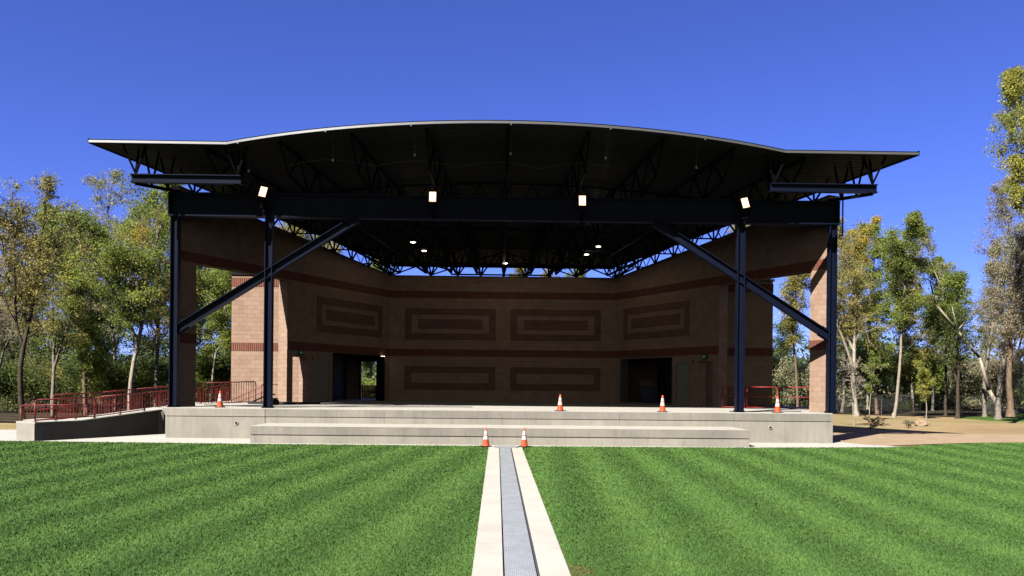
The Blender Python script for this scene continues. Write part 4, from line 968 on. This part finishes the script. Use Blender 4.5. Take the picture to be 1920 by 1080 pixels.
T = [
 # left
 dict(px=54, D=35, top_py=312, label='tall thin-crowned tree with dark bent trunk at the left end of the red railing', leaf='olive', bark='dark', spread=2.3, start=.36, leaves=6500, tr=.17, fork=2, prim=22, bushy=.5, lsize=.13, twigs=3, patchy=.45, lean=-.02, group=GL),
 dict(px=5, D=42, top_py=415, label='sparse brownish tree cut by the left edge of the photo', leaf='mauve', bark='grey', spread=2.4, leaves=5000, tr=.15, fork=1, bushy=.5, lsize=.12, twigs=3, group=GL),
 dict(px=108, D=46, top_py=395, label='feathery half bare tree, second from the left edge against the sky', leaf='olive', bark='grey', spread=2.8, start=.4, leaves=7000, tr=.16, fork=2, bushy=.5, lsize=.13, twigs=3, patchy=.45, group=GL),
 dict(px=168, D=47, top_py=395, label='leafy bright green tree left of the pale trunked one', leaf='green', bark='brown', spread=2.7, start=.15, leaves=17000, tr=.18, prim=30, bushy=.85, lsize=.16, group=GL),
 dict(px=250, D=43, top_py=325, label='large green tree with a pale straight trunk left of the steel post', leaf='green', bark='pale', spread=2.6, start=.32, leaves=16000, tr=.19, fork=1, prim=30, bushy=.8, lsize=.15, group=GL),
 dict(px=296, D=49, top_py=372, label='tall greyish tree touched with yellow just left of the bandshell girder', leaf='gold', bark='grey', spread=2.2, start=.3, leaves=8000, tr=.18, fork=1, prim=26, bushy=.6, lsize=.14, twigs=2, group=GL),
 dict(px=225, D=56, top_py=328, label='grey green tree whose bare limbs lean right under the roof corner', leaf='grey', bark='grey', spread=2.8, start=.3, leaves=9000, tr=.2, fork=2, bushy=.6, lsize=.16, twigs=2, lean=.03, group=GL),
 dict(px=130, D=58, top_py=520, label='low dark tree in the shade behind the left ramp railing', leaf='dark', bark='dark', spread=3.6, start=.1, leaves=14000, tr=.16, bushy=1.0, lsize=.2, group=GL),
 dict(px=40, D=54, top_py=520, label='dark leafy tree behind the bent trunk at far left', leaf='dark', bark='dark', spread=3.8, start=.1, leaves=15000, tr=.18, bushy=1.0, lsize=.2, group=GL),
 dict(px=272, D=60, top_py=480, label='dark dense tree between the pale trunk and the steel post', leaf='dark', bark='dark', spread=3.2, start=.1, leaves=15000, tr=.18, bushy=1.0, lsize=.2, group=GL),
 dict(px=335, D=52, top_py=455, label='green tree with twin trunks behind the left brick column', leaf='green', bark='brown', spread=2.6, start=.3, leaves=11000, tr=.2, fork=1, bushy=.8, lsize=.17, group=GL),
 dict(px=398, D=50, top_py=480, label='slender tree with white bent trunk seen through the left side opening', leaf='green', bark='pale', spread=2.4, start=.35, leaves=12000, tr=.12, bushy=.75, lsize=.15, group=GL, lean=-.03),
 dict(px=432, D=60, top_py=455, label='dense olive tree behind the left tower, seen in the side opening', leaf='olive', bark='brown', spread=3.2, start=.15, leaves=16000, tr=.2, bushy=.9, lsize=.18, group=GL),
 # behind, seen over the walls
 dict(px=560, D=60, top_py=395, label='yellow green tree seen through the gap above the left splayed wall, nearest the girder', leaf='olive', bark='grey', spread=3.0, start=.3, leaves=13000, tr=.22, bushy=.8, lsize=.17, group=GB),
 dict(px=640, D=63, top_py=425, label='pale green tree seen through the gap above the left splayed wall, midway', leaf='grey', bark='grey', spread=3.2, start=.3, leaves=12000, tr=.22, bushy=.8, lsize=.17, group=GB),
 dict(px=694, D=66, top_py=455, label='tree seen through the left rear doorway and above the left wall end', leaf='green', bark='pale', spread=2.2, start=.2, leaves=9000, tr=.2, bushy=.8, lsize=.17, group=GB),
 dict(px=915, D=66, top_py=478, label='small pointed tree top just left of centre above the back wall', leaf='olive', bark='grey', spread=1.3, start=.3, leaves=7000, tr=.15, bushy=.6, lsize=.15, group=GB),
 dict(px=1022, D=64, top_py=476, label='tree top right of centre above the back wall, beside the ladder-like truss', leaf='olive', bark='grey', spread=1.3, start=.3, leaves=6500, tr=.15, bushy=.6, lsize=.15, group=GB),
 dict(px=1075, D=67, top_py=474, label='green tree top above the right half of the back wall', leaf='green', bark='grey', spread=1.8, start=.3, leaves=8000, tr=.15, bushy=.7, lsize=.16, group=GB),
 dict(px=1290, D=66, top_py=445, label='pale tree seen through the gap above the right splayed wall, farther of two', leaf='grey', bark='grey', spread=2.2, start=.3, leaves=8000, tr=.2, bushy=.7, lsize=.16, group=GB),
 dict(px=1370, D=62, top_py=395, label='olive tree seen through the gap above the right splayed wall, nearer the girder', leaf='olive', bark='grey', spread=2.4, start=.3, leaves=9000, tr=.2, bushy=.7, lsize=.16, group=GB),
 # right
 dict(px=1500, D=60, top_py=470, label='yellowish tree seen between the right tower and the right brick column', leaf='olive', bark='brown', spread=1.9, start=.45, leaves=9000, tr=.16, bushy=.7, lsize=.15, group=GR),
 dict(px=1470, D=72, top_py=590, label='low dark green tree beside the right tower', leaf='dark', bark='dark', spread=2.2, start=.1, leaves=9000, tr=.15, bushy=.9, lsize=.18, group=GR),
 dict(px=1613, D=58, top_py=392, label='tall tree with thick pale trunk and bare fork, right of the steel post', leaf='olive', bark='pale', spread=2.6, start=.33, leaves=11000, tr=.24, fork=2, bushy=.65, lsize=.15, twigs=2, group=GR),
 dict(px=1585, D=64, top_py=398, label='golden topped tree directly right of the right steel post', leaf='gold', bark='grey', spread=2.0, start=.3, leaves=9000, tr=.18, bushy=.65, lsize=.16, group=GR),
 dict(px=1652, D=62, top_py=405, label='tall mixed green tree between the bare forked trunk and the lone pale trunk', leaf='green', bark='brown', spread=2.4, start=.2, leaves=12000, tr=.2, fork=1, bushy=.75, lsize=.16, group=GR),
 dict(px=1684, D=57, top_py=410, label='tree on a lone straight pale trunk at the middle of the right grove', leaf='green', bark='pale', spread=2.2, start=.42, leaves=11000, tr=.18, bushy=.65, lsize=.15, twigs=2, group=GR),
 dict(px=1720, D=68, top_py=455, label='pale olive tree behind the lone straight trunk', leaf='olive', bark='grey', spread=2.4, start=.15, leaves=11000, tr=.18, bushy=.75, lsize=.17, group=GR),
 dict(px=1758, D=70, top_py=478, label='rounded green tree low against the sky gap', leaf='green', bark='grey', spread=2.4, start=.12, leaves=13000, tr=.18, bushy=.9, lsize=.17, group=GR),
 dict(px=1783, D=60, top_py=510, label='narrow green tree with dark upright trunk right of the young yellow sapling', leaf='green', bark='dark', spread=1.7, start=.5, leaves=7500, tr=.17, bushy=.7, lsize=.16, group=GR),
 dict(px=1806, D=57, top_py=560, label='dark trunked tree with spreading low limbs at the edge of the mound', leaf='dark', bark='dark', spread=2.5, start=.42, leaves=6500, tr=.22, fork=1, bushy=.6, lsize=.15, twigs=2, group=GR),
 dict(px=1858, D=58, top_py=285, label='very tall pinkish half bare tree near the right edge', leaf='mauve', bark='grey', spread=2.2, start=.25, leaves=7500, tr=.22, fork=1, prim=30, bushy=.6, lsize=.14, twigs=3, group=GR),
 dict(px=1812, D=64, top_py=400, label='slim grey green tree left of the very tall pinkish one', leaf='grey', bark='pale', spread=1.5, start=.2, leaves=7500, tr=.16, bushy=.6, lsize=.15, twigs=2, group=GR),
 dict(px=1884, D=55, top_py=380, label='thick grey trunked tree with a white leaning stem beside it', leaf='grey', bark='grey', spread=2.0, start=.3, leaves=8500, tr=.30, fork=2, bushy=.65, lsize=.15, twigs=3, group=GR),
 dict(px=1908, D=50, top_py=430, label='brown barked tree nearest the right edge, standing on the green knoll', leaf='mauve', bark='brown', spread=2.1, start=.3, leaves=7000, tr=.30, fork=1, bushy=.6, lsize=.14, twigs=3, group=GR, base=.35),
 dict(px=1568, D=72, top_py=430, label='slim sunlit tree farther back, just right of the right steel post', leaf='grey', bark='pale', spread=2.0, start=.1, leaves=10000, tr=.16, bushy=.8, lsize=.17, group=GR),
 dict(px=1634, D=73, top_py=415, label='pale green tree in the second row between two pale trunks', leaf='green', bark='pale', spread=2.2, start=.1, leaves=11000, tr=.16, bushy=.8, lsize=.17, group=GR),
 dict(px=1702, D=74, top_py=425, label='grey green tree in the second row right of the lone pale trunk', leaf='grey', bark='grey', spread=2.0, start=.1, leaves=10000, tr=.16, bushy=.8, lsize=.17, group=GR),
 dict(px=1790, D=76, top_py=540, label='low olive tree in the second row behind the dark trunks', leaf='olive', bark='grey', spread=2.4, start=.08, leaves=9000, tr=.16, bushy=.85, lsize=.17, group=GR),
 dict(px=1835, D=70, top_py=450, label='grey green tree in the second row behind the very tall pinkish one', leaf='grey', bark='grey', spread=2.3, start=.1, leaves=10000, tr=.16, bushy=.8, lsize=.17, group=GR),
 dict(px=1900, D=68, top_py=420, label='olive tree in the second row at the right edge', leaf='olive', bark='grey', spread=2.4, start=.1, leaves=10000, tr=.16, bushy=.8, lsize=.17, group=GR),
 dict(px=75, D=60, top_py=430, label='grey green tree in the second row behind the thin-crowned one', leaf='grey', bark='grey', spread=2.8, start=.1, leaves=10000, tr=.16, bushy=.8, lsize=.17, group=GL),
 dict(px=200, D=64, top_py=420, label='yellowing tree in the second row between the bright green ones', leaf='olive', bark='grey', spread=2.6, start=.1, leaves=10000, tr=.16, bushy=.8, lsize=.17, group=GL),
 dict(px=2062, D=44, lean=-0.12, top_py=85, label='tall yellow leaved cottonwood leaning in at the upper right corner', leaf='yellow', bark='pale', spread=2.3, start=.5, leaves=20000, patchy=.1, tr=.30, fork=1, prim=28, bushy=.75, lsize=.16, group=GR),
]
for i, d in enumerate(T): tree('tree', seed=100+i*7, **d)
# low understorey shrubs along the wood's edge
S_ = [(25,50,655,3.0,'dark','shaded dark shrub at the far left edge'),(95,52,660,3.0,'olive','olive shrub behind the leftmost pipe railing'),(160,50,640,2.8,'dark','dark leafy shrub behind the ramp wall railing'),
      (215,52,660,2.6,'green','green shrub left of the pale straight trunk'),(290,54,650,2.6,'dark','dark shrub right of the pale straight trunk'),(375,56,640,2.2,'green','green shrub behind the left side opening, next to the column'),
      (425,56,650,2.2,'dark','dark shrub behind the left side opening, next to the tower'),(1460,66,650,2.2,'dark','dark shrub behind the sunlit red rails'),(1505,62,665,2.0,'grey','grey green shrub behind the sunlit red rails, next to the column'),
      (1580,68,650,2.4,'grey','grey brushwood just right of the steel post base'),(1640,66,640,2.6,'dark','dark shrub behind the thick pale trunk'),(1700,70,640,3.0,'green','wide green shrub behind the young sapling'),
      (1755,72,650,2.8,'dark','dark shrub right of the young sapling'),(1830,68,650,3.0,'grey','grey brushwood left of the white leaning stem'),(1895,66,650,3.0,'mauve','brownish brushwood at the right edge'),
      (700,54,705,1.4,'green','leafy shrub outside the left rear doorway')]
for i, (px, D, tp, sp_, lf, lab) in enumerate(S_):
    tree('shrub', px=px, D=D, top_py=tp, label=lab, leaf=lf, bark='dark', spread=sp_, start=.04, leaves=6500, lsize=.17, tr=.07, fork=3, prim=10, bushy=.9, seed=900+i*3, group='shrubs under the trees', cat='shrub', patchy=.1)
# a white leaning stem, young trees, small shrubs on the dirt
m = MB(); P_ = [Vector(p) for p in ((38.0-.6,56,.0),(36.9-.6,56,1.9),(36.2-.6,56,4.2),(34.6-.6,56,6.1),(33.0-.6,56,8.0),(32.6-.6,56,9.6))]
for i, (a, b_) in enumerate(zip(P_, P_[1:])): m.tube(a, b_, .15-.022*i, .15-.022*(i+1), 8)
for a, b_ in ((2,(34.6,56.5,5.9)),(3,(33.6,56,7.8)),(3,(35.4,56,7.6))): m.tube(P_[a], Vector(b_), .06, .02, 6)
m.v = [(x-37.4, y-56, z) for x, y, z in m.v]; o_ = m.build('bare_tree', BARK['pale'], smooth=True); o_.location = (wx(1895,56), 56, 0)
tag(o_, 'white leaning bare stem beside the thick grey trunk at the right', 'tree')
tree('sapling', px=1746, D=56, top_py=672, label='young yellow green sapling with a white trunk on the dry ground', leaf='yellow', bark='pale', spread=.95, start=.3, leaves=2600, lsize=.13, tr=.06, prim=16, bushy=.32, seed=51, cat='sapling', patchy=.1)
tree('sapling', px=1608, D=43, top_py=660, label='leafless pale sapling just right of the stage corner', leaf='mauve', bark='pale', spread=1.3, start=.3, leaves=60, lsize=.08, tr=.05, prim=22, bushy=.25, seed=52, cat='sapling', twigs=4)
tree('sapling', px=1637, D=52, top_py=655, label='thin sapling with a few green leaves between the bare one and the yellow one', leaf='green', bark='pale', spread=.8, start=.35, leaves=1300, lsize=.12, tr=.05, prim=14, bushy=.3, seed=53, cat='sapling', twigs=2)
tree('small_shrub', px=1712, D=41, top_py=786, label='small dark round shrub alone on the dirt', leaf='mauve', bark='dark', spread=.32, start=.3, leaves=500, lsize=.07, tr=.03, prim=10, bushy=.14, seed=54, cat='shrub', twigs=2)
tree('small_shrub', px=1640, D=40, top_py=775, label='low twiggy shrub at the tip of the roof shadow near the stage corner', leaf='mauve', bark='grey', spread=.7, start=.05, leaves=160, lsize=.06, tr=.03, prim=16, bushy=.2, seed=55, cat='shrub', twigs=3)
m = MB(); nb_, mb_ = 14, 8; rgb_ = np.random.default_rng(5); jit = rgb_.uniform(.85, 1.15, (mb_+1, nb_))
for j in range(mb_+1):
    for i in range(nb_):
        th, ph = 2*math.pi*i/nb_, math.pi/2*j/mb_; k_ = jit[j, i] if j < mb_ else 1.0
        m.v.append((.42*math.cos(th)*math.cos(ph)*k_, .3*math.sin(th)*math.cos(ph)*k_, .34*math.sin(ph)*k_-.05))
for j in range(mb_):
    for i in range(nb_): k_ = (i+1) % nb_; m.f.append((j*nb_+i, j*nb_+k_, (j+1)*nb_+k_, (j+1)*nb_+i)); m.mi.append(0)
o_ = m.build('boulder', M_DIRT); o_.location = (wx(1738,43.5), 43.5, 0); tag(o_, 'pale boulder right of the small dark shrub', 'boulder')

# far woods: one mass behind everything
def far_woods():
    rg = np.random.default_rng(3); n = 150000
    x = rg.uniform(-100, 100, n); y = rg.uniform(74, 92, n)
    prof = 3.6+1.4*np.sin(x*.21)+1.0*np.sin(x*.53+1)+.8*np.sin(x*1.3); mid = (np.abs(x) < 30); prof = np.where(mid, np.minimum(prof, 4.0), prof+1.5)
    z = rg.random(n)**.8*prof
    v, f = leaf_quads(np.stack([x, y, z], 1), rg.uniform(.25,.5,n), rg)
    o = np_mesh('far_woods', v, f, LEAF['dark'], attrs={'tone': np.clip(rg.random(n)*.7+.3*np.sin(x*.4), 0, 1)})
    tag(o, 'dense dim woodland mass far behind the single trees', 'woods', kind='stuff')
far_woods()
# chain link fence beyond the dry ground
fe = empty('chain_link_fence', (24,62,0), 'thin grey chain link fence in front of the right hand trees', 'fence')
m = MB()
for i in range(200): x = i*.2; m.tube((x,0,.1),(x+1.0,0,1.35),.006,n=3,caps=False); m.tube((x+1.0,0,.1),(x,0,1.35),.006,n=3,caps=False)
m.build('mesh', M_GREY, fe)
m = MB(); m.tube((0,0,1.4),(40,0,1.4),.025); m.build('top_rail', M_GREY, fe)
for i in range(14): m = MB(); m.tube((i*3.05,0,-.1),(i*3.05,0,1.45),.035); m.build('post', M_GREY, fe)
